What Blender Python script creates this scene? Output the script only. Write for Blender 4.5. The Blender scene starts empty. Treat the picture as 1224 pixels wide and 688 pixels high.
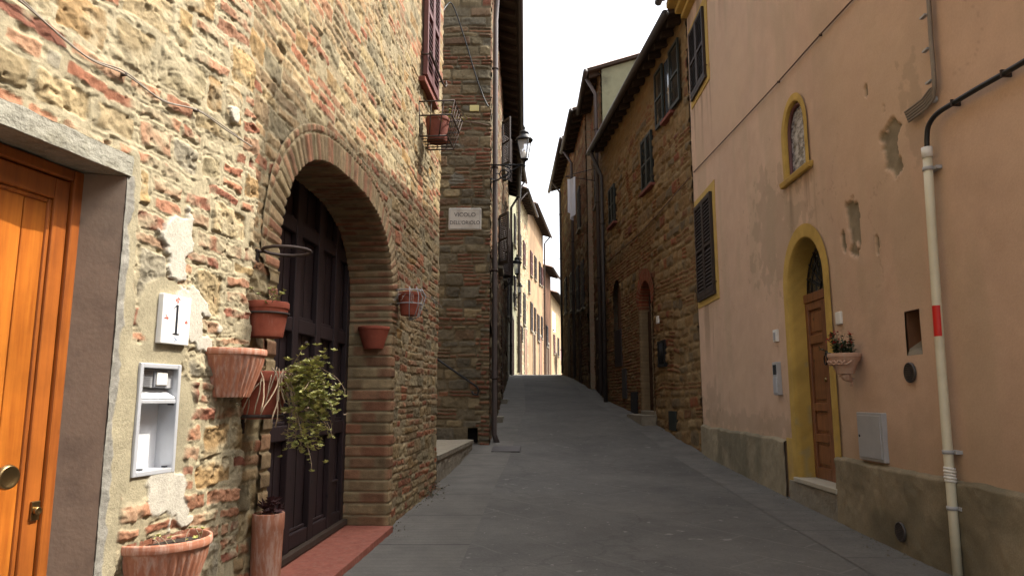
import bpy, math, random
import numpy as np
from mathutils import Vector

# ------------------------------------------------------------------ camera, sky, sun, exposure
sc = bpy.context.scene
COL = sc.collection
EYE = 1.25
PITCH = math.atan(131/850)
cam = bpy.data.cameras.new('camera')
cam.sensor_width = 36
cam.lens = 36*850/1224
cam.clip_end = 2000
cam.clip_start = 0.05
camo = bpy.data.objects.new('camera', cam)
COL.objects.link(camo)
camo.location = (0, 0, EYE)
camo.rotation_euler = (math.pi/2 + PITCH, 0, 0)
sc.camera = camo

SUN = Vector((1.0, 0.20, 1.41)).normalized()
world = bpy.data.worlds.new('World')
sc.world = world
world.use_nodes = True
wn = world.node_tree.nodes
wl = world.node_tree.links
bg = wn['Background']
sky = wn.new('ShaderNodeTexSky')
sky.sky_type = 'NISHITA'
sky.sun_disc = False
sky.sun_elevation = math.asin(SUN.z)
sky.sun_rotation = math.atan2(SUN.x, SUN.y)
sky.dust_density = 6.0
sky.air_density = 1.0
sky.ozone_density = 1.0
hs = wn.new('ShaderNodeHueSaturation')
hs.inputs['Saturation'].default_value = 0.3
wl.new(sky.outputs[0], hs.inputs['Color'])
wl.new(hs.outputs[0], bg.inputs[0])
bg.inputs[1].default_value = 0.15

sl = bpy.data.lights.new('sun', 'SUN')
sl.energy = 2.05
sl.angle = math.radians(0.5)
sl.color = (1.0, 0.93, 0.82)
so = bpy.data.objects.new('sun', sl)
COL.objects.link(so)
so.rotation_euler = SUN.to_track_quat('Z', 'Y').to_euler()
so.location = (20, 5, 30)

sc.view_settings.view_transform = 'Standard'
sc.view_settings.look = 'None'
sc.view_settings.exposure = 1.90
sc.view_settings.gamma = 1.0
sc.view_settings.use_curve_mapping = False
sc.cycles.max_bounces = 8
sc.cycles.diffuse_bounces = 5

R = random.Random(7)

# ------------------------------------------------------------------ helpers: objects
ORG = {}

def lin(r, g, b, k=1.0):
    f = lambda c: ((c/255+0.055)/1.055)**2.4 if c > 10 else c/255/12.92
    return (f(r)*k, f(g)*k, f(b)*k)

def thing(name, label, cat, loc=(0, 0, 0), group=None):
    o = bpy.data.objects.new(name, None)
    o.empty_display_size = 0.1
    COL.objects.link(o)
    o.location = loc
    ORG[o.name] = np.array(loc, float)
    o['label'] = label
    o['category'] = cat
    if group:
        o['group'] = group
    return o

class MB:
    def __init__(s):
        s.v = []
        s.f = []
        s.smooth = []
    def add(s, vs, fs, smooth=False):
        n = len(s.v)
        s.v.extend([tuple(map(float, p)) for p in vs])
        s.f.extend([tuple(i+n for i in f) for f in fs])
        s.smooth.extend([smooth]*len(fs))
        return s
    def hexa(s, p):          # 8 corners: 4 bottom ring, 4 top ring
        return s.add(p, [(3, 2, 1, 0), (4, 5, 6, 7), (0, 1, 5, 4), (1, 2, 6, 5), (2, 3, 7, 6), (3, 0, 4, 7)])
    def box(s, a, b):
        (x0, y0, z0), (x1, y1, z1) = a, b
        return s.hexa([(x0, y0, z0), (x1, y0, z0), (x1, y1, z0), (x0, y1, z0), (x0, y0, z1), (x1, y0, z1), (x1, y1, z1), (x0, y1, z1)])
    def wbox(s, W, s0, s1, z0, z1, h0, h1):   # box in a wall's own coordinates
        P = W.P
        return s.hexa([P(s0, z0, h0), P(s1, z0, h0), P(s1, z0, h1), P(s0, z0, h1), P(s0, z1, h0), P(s1, z1, h0), P(s1, z1, h1), P(s0, z1, h1)])
    def tube(s, pts, r, n=8, caps=True, rr=None):
        pts = [np.array(p, float) for p in pts]
        m = len(pts)
        T = []
        for i in range(m):
            t = pts[min(i+1, m-1)]-pts[max(i-1, 0)]
            T.append(t/(np.linalg.norm(t)+1e-9))
        up = np.array([0, 0, 1.0]) if abs(T[0][2]) < 0.9 else np.array([1.0, 0, 0])
        u = np.cross(T[0], up)
        u /= np.linalg.norm(u)
        vs, fs = [], []
        for i in range(m):
            u = u-T[i]*u.dot(T[i])
            u /= (np.linalg.norm(u)+1e-9)
            w = np.cross(T[i], u)
            ri = rr[i] if rr else r
            for k in range(n):
                a = 2*math.pi*k/n
                vs.append(pts[i]+ri*(math.cos(a)*u+math.sin(a)*w))
        for i in range(m-1):
            for k in range(n):
                a, b = i*n+k, i*n+(k+1) % n
                fs.append((a, b, b+n, a+n))
        if caps:
            fs.append(tuple(range(n))[::-1])
            fs.append(tuple(range((m-1)*n, m*n)))
        return s.add(vs, fs, True)
    def lathe(s, c, prof, n=32, flute=0.0, nf=0, fl=None, squash=None, rot=0.0):
        c = np.array(c, float)
        vs, fs = [], []
        m = len(prof)
        for j, (r, z) in enumerate(prof):
            for k in range(n):
                a = 2*math.pi*k/n+rot
                q = r
                if nf and fl and fl[0] <= j <= fl[1]:
                    q = r*(1+flute*math.cos(nf*a))
                vs.append(c+np.array([q*math.cos(a), q*math.sin(a), z]))
        for j in range(m-1):
            for k in range(n):
                a, b = j*n+k, j*n+(k+1) % n
                fs.append((a, b, b+n, a+n))
        return s.add(vs, fs, True)
    def clampto(s, W, h0):   # flat-backed: nothing goes behind the wall face
        out = []
        for p in s.v:
            q = np.array(p)
            h = float((q[:2]-W.a).dot(W.n))
            if h < h0:
                q[:2] += (h0-h)*W.n
            out.append(tuple(q))
        s.v = out
        return s

def mesh_obj(name, verts, faces, m, parent=None, smooth=None):
    me = bpy.data.meshes.new(name)
    me.from_pydata(verts, [], faces)
    if smooth is not None:
        me.polygons.foreach_set('use_smooth', smooth)
    if m:
        me.materials.append(m)
    me.update()
    o = bpy.data.objects.new(name, me)
    COL.objects.link(o)
    if parent is not None:
        o.parent = parent
    return o

def part(name, mb, m, parent=None, label=None, bevel=0.0):
    org = ORG[parent.name] if parent is not None else np.zeros(3)
    v = [tuple(np.array(p)-org) for p in mb.v]
    o = mesh_obj(name, v, mb.f, m, parent, mb.smooth)
    ORG[o.name] = org
    if label:
        o['label'] = label
    if bevel > 0:
        b = o.modifiers.new('bevel', 'BEVEL')
        b.width = bevel
        b.segments = 2
        b.limit_method = 'ANGLE'
    return o

_CL = {}
def rough(o, levels=4, amp=.012, size=.08):
    s = o.modifiers.new('divide', 'SUBSURF')
    s.subdivision_type = 'SIMPLE'
    s.levels = s.render_levels = levels
    if size not in _CL:
        t = bpy.data.textures.new('lumps', 'CLOUDS')
        t.noise_scale = size
        t.noise_depth = 4
        _CL[size] = t
    d = o.modifiers.new('lumps', 'DISPLACE')
    d.texture = _CL[size]
    d.texture_coords = 'GLOBAL'
    d.strength = amp
    d.mid_level = .5
    return o

def tag(o, label, cat, group=None):
    o['label'] = label
    o['category'] = cat
    if group:
        o['group'] = group
    return o

def copy_tree(o, parent=None):
    c = o.copy()
    COL.objects.link(c)
    c.parent = parent
    if o.name in ORG:
        ORG[c.name] = ORG[o.name]
    for ch in list(o.children):
        copy_tree(ch, c)
    return c

def ray(px, py):
    C, S = math.cos(PITCH), math.sin(PITCH)
    a, b = px-612., 344.-py
    return np.array([a, 850*C-b*S, 850*S+b*C])

def at(px, py, Y):           # the point of the place at depth Y seen at a photo pixel
    r = ray(px, py)
    r = r*(Y/r[1])
    return np.array([r[0], r[1], r[2]+EYE])

class Wall:
    def __init__(s, a, b, side=1):
        s.a = np.array(a, float)
        s.b = np.array(b, float)
        d = s.b-s.a
        s.L = float(np.linalg.norm(d))
        s.d = d/s.L
        s.n = side*np.array([s.d[1], -s.d[0]])
        s.side = side
    def P(s, q, z, h=0.0):
        p = s.a+q*s.d+h*s.n
        return np.array([p[0], p[1], z])
    def px(s, x, y, h=0.0):
        r = ray(x, y)
        A = s.a+h*s.n
        t = s.n.dot(A)/s.n.dot(r[:2])
        P = r*t
        return float((P[:2]-A).dot(s.d)), float(P[2]+EYE)
    def at(s, x, y, h=0.0):
        q, z = s.px(x, y, h)
        return s.P(q, z, h)

# ------------------------------------------------------------------ helpers: noise (numpy)
_TAB = {}
def vnoise(x, y, seed):
    if seed not in _TAB:
        _TAB[seed] = np.random.default_rng(seed+1000).random((256, 256)).astype(np.float32)
    T = _TAB[seed]
    xi = np.floor(x).astype(np.int64)
    yi = np.floor(y).astype(np.int64)
    fx = x-xi
    fy = y-yi
    fx = fx*fx*(3-2*fx)
    fy = fy*fy*(3-2*fy)
    a = T[xi & 255, yi & 255]
    b = T[(xi+1) & 255, yi & 255]
    c = T[xi & 255, (yi+1) & 255]
    d = T[(xi+1) & 255, (yi+1) & 255]
    return (a*(1-fx)+b*fx)*(1-fy)+(c*(1-fx)+d*fx)*fy

def fbm(x, y, f, seed, octv=3):
    o = 0
    amp = 1.0
    tot = 0
    for i in range(octv):
        o = o+amp*vnoise(x*f+17.3*i, y*f+9.1*i, seed+i)
        tot += amp
        amp *= 0.5
        f *= 2.03
    return o/tot

def sstep(a, b, x):
    t = np.clip((x-a)/(b-a), 0, 1)
    return t*t*(3-2*t)

def lerp3(c0, c1, t):
    return c0*(1-t[:, None])+c1*t[:, None]

# ------------------------------------------------------------------ masonry: joints, stones and bricks as relief + own colour
def masonry(s, z, st):
    rng = np.random.default_rng(st['seed'])
    sd = st['seed']*13
    w = st.get('warp', 0.02)
    zz = z+w*2*(fbm(s, z, 1.1, sd+1)-0.5)*2+w*0.5*(fbm(s, z, 6, sd+2)-0.5)*2+w*0.22*(fbm(s, z, 19, sd+22)-0.5)*2+0.0045*(fbm(s, z, 48, sd+24, 2)-0.5)*2
    ss = s+w*1.2*(fbm(s, z, 1.6, sd+3)-0.5)*2+w*0.6*(fbm(s, z, 7, sd+4)-0.5)*2+w*0.22*(fbm(s, z, 19, sd+23)-0.5)*2+0.0045*(fbm(s, z, 48, sd+25, 2)-0.5)*2
    n = len(s)
    zlo, zhi = zz.min()-0.5, zz.max()+0.5
    zb = [zlo]
    typ = []
    while zb[-1] < zhi:
        pb = st['p_brick']
        if callable(pb):
            pb = pb(zb[-1])
        if rng.random() < pb:
            zb.append(zb[-1]+rng.uniform(*st['brick_h']))
            typ.append(0)
        else:
            zb.append(zb[-1]+rng.uniform(*st['stone_h']))
            typ.append(1)
    zb = np.array(zb)
    k = np.clip(np.searchsorted(zb, zz)-1, 0, len(typ)-1)
    t = np.zeros(n)
    cre = np.zeros(n)
    hh = np.zeros(n)
    col = np.zeros((n, 3))
    bc = np.array(st['brick_cols'])
    scs = np.array(st['stone_cols'])
    order = np.argsort(k, kind='stable')
    ks = k[order]
    starts = np.searchsorted(ks, np.arange(len(typ)+1))
    slo, shi = ss.min()-0.6, ss.max()+0.6
    mort = st['mortar']*(0.45+1.1*fbm(s, z, 4.5, sd+5))
    smear = st.get('smear', 0.3)*sstep(0.45, 0.7, fbm(s, z, 2.0, sd+6))
    for i in range(len(typ)):
        ix = order[starts[i]:starts[i+1]]
        if st['brick_w']:
            wl_, wh_ = st['brick_w'] if typ[i] == 0 else st['stone_w']
        xb = [slo-rng.uniform(0, wh_)]
        while xb[-1] < shi:
            ww = rng.uniform(wl_, wh_)
            if typ[i] == 0 and rng.random() < 0.3:
                ww *= 0.5
            xb.append(xb[-1]+ww)
        xb = np.array(xb)
        nc = len(xb)
        rr = rng.random((nc, 3, 15))
        nsp = np.ones(nc, int)
        if typ[i] == 1:
            q = rng.random(nc)
            hcur = zb[i+1]-zb[i]
            nsp[q < st.get('p_split', 0.3)] = 2 if hcur < 0.16 else 3
        if len(ix) == 0:
            continue
        j = np.clip(np.searchsorted(xb, ss[ix])-1, 0, nc-2)
        u = ss[ix]-xb[j]
        wd = xb[j+1]-xb[j]
        H = zb[i+1]-zb[i]
        ns = nsp[j]
        hs_ = H/ns
        v = zz[ix]-zb[i]
        q = np.clip((v/hs_).astype(int), 0, ns-1)
        v = v-q*hs_
        r = rr[j, q]
        dx = np.minimum(u, wd-u)
        dy = np.minimum(v, hs_-v)
        isb = (ns > 1) | ((typ[i] == 0) & (r[:, 0] < 0.86)) | ((typ[i] == 1) & (ns == 1) & (r[:, 0] < st.get('p_bigbrick', 0.08)))
        rad = np.where(isb, 0.012, st.get('round', 0.045))*(0.5+r[:, 5])
        rad = np.minimum(rad, np.minimum(wd, hs_)*0.48)
        d = np.minimum(dx, dy)
        cm = (dx < rad) & (dy < rad)
        d = np.where(cm, rad-np.hypot(rad-dx, rad-dy), d)
        m = mort[ix]
        tt = sstep(0, 1, (d-m*0.5)/st.get('edge', 0.012))
        miss = r[:, 4] < st.get('p_miss', 0.04)
        tt = np.where(miss, tt*0.25, tt)
        tt = tt*(1-smear[ix]*(0.35+0.65*(r[:, 3])))
        t[ix] = tt
        cre[ix] = np.exp(-((d-m*0.5+.002)/st.get('cw', .006))**2)
        uu = u/wd-0.5
        vv = v/hs_-0.5
        hh[ix] = tt*(st['relief']*(0.45+0.9*r[:, 3])+st.get('tilt', 0.010)*(uu*(r[:, 1]-0.5)*2+vv*(r[:, 2]-0.5)*2))
        # broken faces: three random planes per stone, the lowest one wins
        fs = st.get('face', .10)
        pl = None
        for e in range(3):
            an = r[:, 6+e]*6.283
            p_ = (u-wd*.5)*np.cos(an)*fs+(v-hs_*.5)*np.sin(an)*fs*1.3+(r[:, 9+e]-.2)*st.get('faceb', .012)
            pl = p_ if pl is None else np.minimum(pl, p_)
        hh[ix] += tt*np.clip(pl, -.016, .008)*np.where(isb, .45, 1.0)
        cb = bc[(r[:, 1]*len(bc)).astype(int)]
        cs = scs[(r[:, 1]*len(scs)).astype(int)]
        c = np.where(isb[:, None], cb, cs)
        c = c*(0.74+0.52*r[:, 2])[:, None]
        col[ix] = c
    mot = fbm(s, z, 22, sd+7, 4)
    mot2 = fbm(s, z, 70, sd+8, 2)
    blot = fbm(s, z, 9, sd+10, 3)
    col = col*(0.55+0.6*mot+0.3*mot2)[:, None]
    pale = np.array(st['mort_col'])
    # lime bloom / mortar film left on the stones
    film = st.get('film', 0.35)*sstep(0.45, 0.72, blot)
    col = lerp3(col, pale[None, :]*1.0, film)
    mc = pale[None, :]*(0.62+0.45*fbm(s, z, 11, sd+9)+0.3*mot2)[:, None]
    col = lerp3(mc, col, sstep(0.15, 0.75, t))
    rid = np.abs(fbm(s, z, 13, sd+14, 4)-0.5)
    hh = hh-st.get('crev', .012)*cre*sstep(.38, .6, fbm(s, z, 5, sd+15, 3))-t*st.get('facet', .03)*rid
    hh = hh+t*(0.010*(mot-0.5)+0.003*(mot2-0.5))*st.get('rough', 1.0)+(1-t)*0.005*(fbm(s, z, 30, sd+11)-0.5)
    pit = sstep(.66, .72, fbm(s, z, 24, sd+18, 3))
    hh = hh-.008*pit*t-.005*sstep(.6, .7, fbm(s, z, 34, sd+19, 2))*(1-t)
    hh = hh+st.get('lump', 0.008)*(fbm(s, z, 4.2, sd+16, 3)-0.5)+.25*st.get('lump', .008)*(fbm(s, z, 40, sd+17, 3)-.5)
    hh = hh+st.get('sag', 0.02)*(fbm(s, z, 0.9, sd+12)-0.5)
    return hh, col

def coords(segs):
    out = [np.array([segs[0][0]])]
    for a, b, st in segs:
        n = max(1, int(round((b-a)/st)))
        out.append(np.linspace(a, b, n+1)[1:])
    return np.concatenate(out)

def grid_obj(name, P, shp, col, m, parent=None, keep=None, flip=False, smooth=True):
    # P: (n,3) points of an (i,j) grid, faces where keep
    ni, nj = shp
    idx = np.arange(ni*nj).reshape(ni, nj)
    a = idx[:-1, :-1]
    b = idx[1:, :-1]
    c = idx[1:, 1:]
    d = idx[:-1, 1:]
    q = np.stack([a, d, c, b] if flip else [a, b, c, d], -1).reshape(-1, 4)
    if keep is not None:
        q = q[keep.reshape(-1)]
        used = np.unique(q)
        mp = np.full(ni*nj, -1, np.int64)
        mp[used] = np.arange(len(used))
        q = mp[q]
        P = P[used]
        col = col[used] if col is not None else None
    if parent is not None:
        P = P-ORG[parent.name]
    me = bpy.data.meshes.new(name)
    me.vertices.add(len(P))
    me.vertices.foreach_set('co', P.astype(np.float32).ravel())
    me.loops.add(len(q)*4)
    me.loops.foreach_set('vertex_index', q.astype(np.int32).ravel())
    me.polygons.add(len(q))
    me.polygons.foreach_set('loop_start', (np.arange(len(q))*4).astype(np.int32))
    me.polygons.foreach_set('use_smooth', np.full(len(q), smooth))
    if col is not None:
        at_ = me.attributes.new('alb', 'FLOAT_COLOR', 'POINT')
        at_.data.foreach_set('color', np.concatenate([np.clip(col, 0, 1), np.ones((len(col), 1))], 1).astype(np.float32).ravel())
    me.materials.append(m)
    me.update(calc_edges=True)
    o = bpy.data.objects.new(name, me)
    COL.objects.link(o)
    if parent is not None:
        o.parent = parent
        ORG[o.name] = ORG[parent.name]
    return o

def wall_grid(name, W, ssegs, zsegs, fn, m, parent, hole=None, h0=0.0):
    sv = coords(ssegs)
    zv = coords(zsegs)
    Sg, Zg = np.meshgrid(sv, zv, indexing='ij')
    s, z = Sg.ravel(), Zg.ravel()
    h, col = fn(s, z)
    h = h+h0
    P = np.empty((len(s), 3))
    P[:, :2] = W.a+s[:, None]*W.d+h[:, None]*W.n
    P[:, 2] = z
    keep = None
    if hole is not None:
        cs, cz = np.meshgrid((sv[1:]+sv[:-1])/2, (zv[1:]+zv[:-1])/2, indexing='ij')
        keep = ~hole(cs, cz)
    return grid_obj(name, P, (len(sv), len(zv)), col, m, parent, keep, flip=(W.side < 0))

# ------------------------------------------------------------------ materials
def new_mat(name):
    m = bpy.data.materials.new(name)
    m.use_nodes = True
    nt = m.node_tree
    return m, nt, nt.nodes['Principled BSDF']

def nz(nt, scale, detail=4, rough=0.6, vec=None, dim='3D'):
    n = nt.nodes.new('ShaderNodeTexNoise')
    n.inputs['Scale'].default_value = scale
    n.inputs['Detail'].default_value = detail
    n.inputs['Roughness'].default_value = rough
    if vec is not None:
        nt.links.new(vec, n.inputs['Vector'])
    return n.outputs[0]

def mth(nt, op, a, b=None, c=None):
    n = nt.nodes.new('ShaderNodeMath')
    n.operation = op
    for i, q in enumerate((a, b, c)):
        if q is None:
            continue
        if isinstance(q, (int, float)):
            n.inputs[i].default_value = q
        else:
            nt.links.new(q, n.inputs[i])
    return n.outputs[0]

def ramp(nt, fac, stops):
    n = nt.nodes.new('ShaderNodeValToRGB')
    cr = n.color_ramp
    while len(cr.elements) > 1:
        cr.elements.remove(cr.elements[-1])
    cr.elements[0].position = stops[0][0]
    cr.elements[0].color = (*stops[0][1], 1)
    for p, c in stops[1:]:
        e = cr.elements.new(p)
        e.color = (*c, 1)
    nt.links.new(fac, n.inputs[0])
    return n.outputs[0]

def mixc(nt, fac, a, b, mode='MIX'):
    n = nt.nodes.new('ShaderNodeMix')
    n.data_type = 'RGBA'
    n.blend_type = mode
    for i, q in ((0, fac), (6, a), (7, b)):
        if isinstance(q, (int, float)):
            n.inputs[i].default_value = q
        elif isinstance(q, tuple):
            n.inputs[i].default_value = (*q, 1)
        else:
            nt.links.new(q, n.inputs[i])
    return n.outputs[2]

def bump(nt, bsdf, height, strength=0.3, dist=0.01):
    b = nt.nodes.new('ShaderNodeBump')
    b.inputs['Strength'].default_value = strength
    b.inputs['Distance'].default_value = dist
    nt.links.new(height, b.inputs['Height'])
    nt.links.new(b.outputs[0], bsdf.inputs['Normal'])

def pos(nt):
    return nt.nodes.new('ShaderNodeNewGeometry').outputs['Position']

def mat_alb(name, rough=0.92, sc1=90, bs=0.5, bd=0.006, var=0.35):
    m, nt, p = new_mat(name)
    a = nt.nodes.new('ShaderNodeAttribute')
    a.attribute_name = 'alb'
    P = pos(nt)
    n = nz(nt, sc1, 6, 0.65, P)
    k = mth(nt, 'MULTIPLY_ADD', n, var*2, 1-var)
    n3 = nz(nt, 260, 3, 0.6, P)
    k = mth(nt, 'MULTIPLY', k, mth(nt, 'MULTIPLY_ADD', n3, var*1.2, 1-var*.6))
    n = mth(nt, 'MULTIPLY_ADD', n3, 0.35, n)
    c = mixc(nt, 1.0, a.outputs['Color'], k, 'MULTIPLY')
    nt.links.new(c, p.inputs['Base Color'])
    p.inputs['Roughness'].default_value = rough
    p.inputs['Specular IOR Level'].default_value = 0.2
    bump(nt, p, n, bs, bd)
    return m

def mat(name, c, rough=0.6, metal=0.0, var=0.25, scale=12, bs=0.15, bd=0.004, spec=0.4, c2=None, th=(0.5, 0.7)):
    m, nt, p = new_mat(name)
    P = pos(nt)
    n = nz(nt, scale, 6, 0.65, P)
    k = mth(nt, 'MULTIPLY_ADD', n, var*2, 1-var)
    base = c
    if c2 is not None:
        f = nt.nodes.new('ShaderNodeMapRange')
        f.inputs[1].default_value = th[0]
        f.inputs[2].default_value = th[1]
        nt.links.new(nz(nt, scale*0.6, 5, 0.6, P), f.inputs[0])
        base = mixc(nt, f.outputs[0], c, c2)
    cc = mixc(nt, 1.0, base, k, 'MULTIPLY')
    nt.links.new(cc, p.inputs['Base Color'])
    p.inputs['Roughness'].default_value = rough
    p.inputs['Metallic'].default_value = metal
    p.inputs['Specular IOR Level'].default_value = spec
    if bs:
        bump(nt, p, nz(nt, scale*5, 4, 0.6, P), bs, bd)
    return m

def mat_wood(name, ca, cb, rough=0.35, scale=1.0, coat=0.0, spec=0.4, vert=True):
    m, nt, p = new_mat(name)
    P = pos(nt)
    mp = nt.nodes.new('ShaderNodeMapping')
    mp.inputs['Scale'].default_value = (22*scale, 22*scale, 1.3*scale) if vert else (1.5*scale, 1.5*scale, 22*scale)
    nt.links.new(P, mp.inputs[0])
    n1 = nz(nt, 1.0, 6, 0.6, mp.outputs[0])
    n2 = nz(nt, 3.5, 4, 0.6, mp.outputs[0])
    f = mth(nt, 'MULTIPLY_ADD', n2, 0.4, mth(nt, 'MULTIPLY', n1, 0.75))
    c = ramp(nt, f, [(0.32, ca), (0.52, tuple((x+y)/2 for x, y in zip(ca, cb))), (0.75, cb)])
    # knots
    v = nt.nodes.new('ShaderNodeTexVoronoi')
    v.inputs['Scale'].default_value = 5.7*scale
    nt.links.new(P, v.inputs['Vector'])
    kn = nt.nodes.new('ShaderNodeMapRange')
    kn.inputs[1].default_value = 0.04
    kn.inputs[2].default_value = 0.13
    nt.links.new(v.outputs['Distance'], kn.inputs[0])
    c = mixc(nt, kn.outputs[0], tuple(x*0.25 for x in ca), c)
    wear = mth(nt, 'MULTIPLY_ADD', nz(nt, 2.6, 6, 0.65, P), 1.3, 0.30)
    c = mixc(nt, 1.0, c, wear, 'MULTIPLY')
    nt.links.new(c, p.inputs['Base Color'])
    p.inputs['Roughness'].default_value = rough
    p.inputs['Specular IOR Level'].default_value = spec
    p.inputs['Coat Weight'].default_value = coat
    p.inputs['Coat Roughness'].default_value = 0.2
    bump(nt, p, f, 0.15, 0.003)
    return m

def mat_terra(name, ca, cb, pale, amount=0.55):
    m, nt, p = new_mat(name)
    P = pos(nt)
    n = nz(nt, 14, 6, 0.65, P)
    c = ramp(nt, n, [(0.3, ca), (0.7, cb)])
    mp = nt.nodes.new('ShaderNodeMapping')
    mp.inputs['Scale'].default_value = (40, 40, 9)
    nt.links.new(P, mp.inputs[0])
    w = nz(nt, 1.0, 5, 0.7, mp.outputs[0])
    fr = nt.nodes.new('ShaderNodeMapRange')
    fr.inputs[1].default_value = amount
    fr.inputs[2].default_value = amount+0.18
    fr.inputs[4].default_value = 0.42
    nt.links.new(w, fr.inputs[0])
    c = mixc(nt, fr.outputs[0], c, pale)
    nt.links.new(c, p.inputs['Base Color'])
    p.inputs['Roughness'].default_value = 0.8
    p.inputs['Specular IOR Level'].default_value = 0.25
    bump(nt, p, nz(nt, 70, 4, 0.6, P), 0.2, 0.004)
    return m

def mat_sidewall(name, c1, c2, mortar, sc=1.0):
    m, nt, p = new_mat(name)
    g = nt.nodes.new('ShaderNodeNewGeometry')
    sp = nt.nodes.new('ShaderNodeSeparateXYZ')
    nt.links.new(g.outputs['Position'], sp.inputs[0])
    xy = mth(nt, 'ADD', sp.outputs[0], sp.outputs[1])
    wv = nz(nt, 1.5, 3, 0.5, g.outputs['Position'])
    cb = nt.nodes.new('ShaderNodeCombineXYZ')
    nt.links.new(mth(nt, 'MULTIPLY_ADD', wv, 0.2, xy), cb.inputs[0])
    nt.links.new(mth(nt, 'MULTIPLY_ADD', wv, 0.12, sp.outputs[2]), cb.inputs[1])
    b = nt.nodes.new('ShaderNodeTexBrick')
    b.inputs['Scale'].default_value = 4.0*sc
    b.inputs['Color1'].default_value = (*c1, 1)
    b.inputs['Color2'].default_value = (*c2, 1)
    b.inputs['Mortar'].default_value = (*mortar, 1)
    b.inputs['Mortar Size'].default_value = 0.025
    b.inputs['Mortar Smooth'].default_value = 0.4
    nt.links.new(cb.outputs[0], b.inputs['Vector'])
    n = nz(nt, 9, 6, 0.65, g.outputs['Position'])
    c = mixc(nt, 1.0, b.outputs['Color'], mth(nt, 'MULTIPLY_ADD', n, 1.0, 0.5), 'MULTIPLY')
    nt.links.new(c, p.inputs['Base Color'])
    p.inputs['Roughness'].default_value = 0.95
    bump(nt, p, mth(nt, 'SUBTRACT', n, b.outputs['Fac']), 0.5, 0.02)
    return m

M = {}
M['masonry'] = mat_alb('masonry')
M['plaster'] = mat_alb('plaster', 0.95, 60, 0.35, 0.004, 0.12)
M['side'] = mat_sidewall('rubble side wall', (0.30, 0.22, 0.13), (0.36, 0.2, 0.12), (0.3, 0.26, 0.19))
M['side_plaster'] = mat('grey green render', lin(120, 120, 96), 0.95, var=0.3, scale=3, c2=lin(92, 90, 72), bs=0.3)
M['roof'] = mat('roof tiles', (0.20, 0.10, 0.06), 0.9, var=0.5, scale=4, bs=0.4, bd=0.02, c2=(0.14, 0.12, 0.08))
M['eave_wood'] = mat('dark eave timber', (0.045, 0.028, 0.018), 0.85, var=0.5, scale=8)
M['gutter'] = mat('brown metal gutter', (0.045, 0.036, 0.032), 0.5, var=0.3, scale=5, spec=0.5)
M['pipe'] = mat('brown grey drainpipe', (0.085, 0.065, 0.058), 0.5, var=0.25, scale=4)
M['shutter_brown'] = mat('dark brown shutter paint', (0.028, 0.017, 0.013), 0.6, var=0.3, scale=14)
M['shutter_green'] = mat('dark green shutter paint', (0.016, 0.020, 0.015), 0.6, var=0.3, scale=14)
M['shutter_red'] = mat('maroon shutter paint', (0.10, 0.035, 0.032), 0.55, var=0.3, scale=14)
M['gate'] = mat_wood('old dark gate wood', (0.012, 0.0065, 0.007), (0.028, 0.015, 0.016), 0.6, 1.0)
M['door_orange'] = mat_wood('varnished orange pine', (0.23, 0.052, 0.007), (0.46, 0.150, 0.019), 0.32, 1.0, 0.35)
M['door_frame'] = mat_wood('varnished red brown pine', (0.17, 0.042, 0.009), (0.36, 0.105, 0.016), 0.35, 1.0, 0.3)
M['door_brown'] = mat_wood('brown walnut door', (0.11, 0.042, 0.018), (0.24, 0.098, 0.042), 0.45, 1.0, 0.1)
M['door_old'] = mat('weathered dark door wood', (0.05, 0.028, 0.018), 0.95, var=0.3, scale=10, spec=0.05)
M['terra'] = mat_terra('terracotta', (0.30, 0.115, 0.065), (0.39, 0.165, 0.095), (0.58, 0.46, 0.38), 0.47)
M['terra_red'] = mat_terra('red plastic terracotta', (0.23, 0.055, 0.032), (0.32, 0.088, 0.05), (0.38, 0.22, 0.16), 0.60)
M['terra_pale'] = mat_terra('pale old terracotta', (0.42, 0.25, 0.17), (0.50, 0.33, 0.24), (0.5, 0.44, 0.36), 0.5)
M['terra_dark'] = mat_terra('dark old terracotta', (0.13, 0.04, 0.028), (0.20, 0.065, 0.045), (0.3, 0.18, 0.13), 0.66)
M['terra_step'] = mat_terra('terracotta threshold', (0.22, 0.070, 0.048), (0.32, 0.11, 0.075), (0.34, 0.24, 0.18), 0.52)
M['iron'] = mat('rusty wrought iron', (0.05, 0.034, 0.028), 0.7, metal=0.3, var=0.4, scale=30)
M['iron_rust'] = mat('rust red iron', (0.14, 0.05, 0.035), 0.75, var=0.4, scale=30)
M['black_iron'] = mat('black painted iron', (0.015, 0.015, 0.016), 0.45, metal=0.4, var=0.2, scale=20)
M['brass'] = mat('old brass', (0.24, 0.17, 0.08), 0.35, metal=1.0, var=0.3, scale=40)
M['alu'] = mat('anodised aluminium', (0.50, 0.51, 0.53), 0.42, metal=0.35, var=0.08, scale=30, bs=0.03)
M['alu_box'] = mat('white painted metal', (0.60, 0.61, 0.62), 0.5, var=0.06, scale=20, bs=0.02)
M['grey_plastic'] = mat('grey plastic', (0.20, 0.20, 0.21), 0.5, var=0.1, scale=20)
M['dark'] = mat('dark hole', (0.012, 0.010, 0.009), 0.95, var=0.3, scale=8)
M['ceramic'] = mat('white glazed tile', (0.80, 0.79, 0.76), 0.25, var=0.05, scale=30, bs=0.03, spec=0.5)
M['ink'] = mat('black paint', (0.012, 0.014, 0.02), 0.5, var=0.1)
M['rose'] = mat('faded red glaze', (0.52, 0.14, 0.10), 0.4, var=0.3, scale=80)
M['blueglaze'] = mat('faded blue glaze', (0.30, 0.36, 0.45), 0.4, var=0.3, scale=80)
M['soil'] = mat('potting soil', (0.035, 0.024, 0.016), 0.95, var=0.5, scale=60, bs=0.6, bd=0.02)
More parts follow.
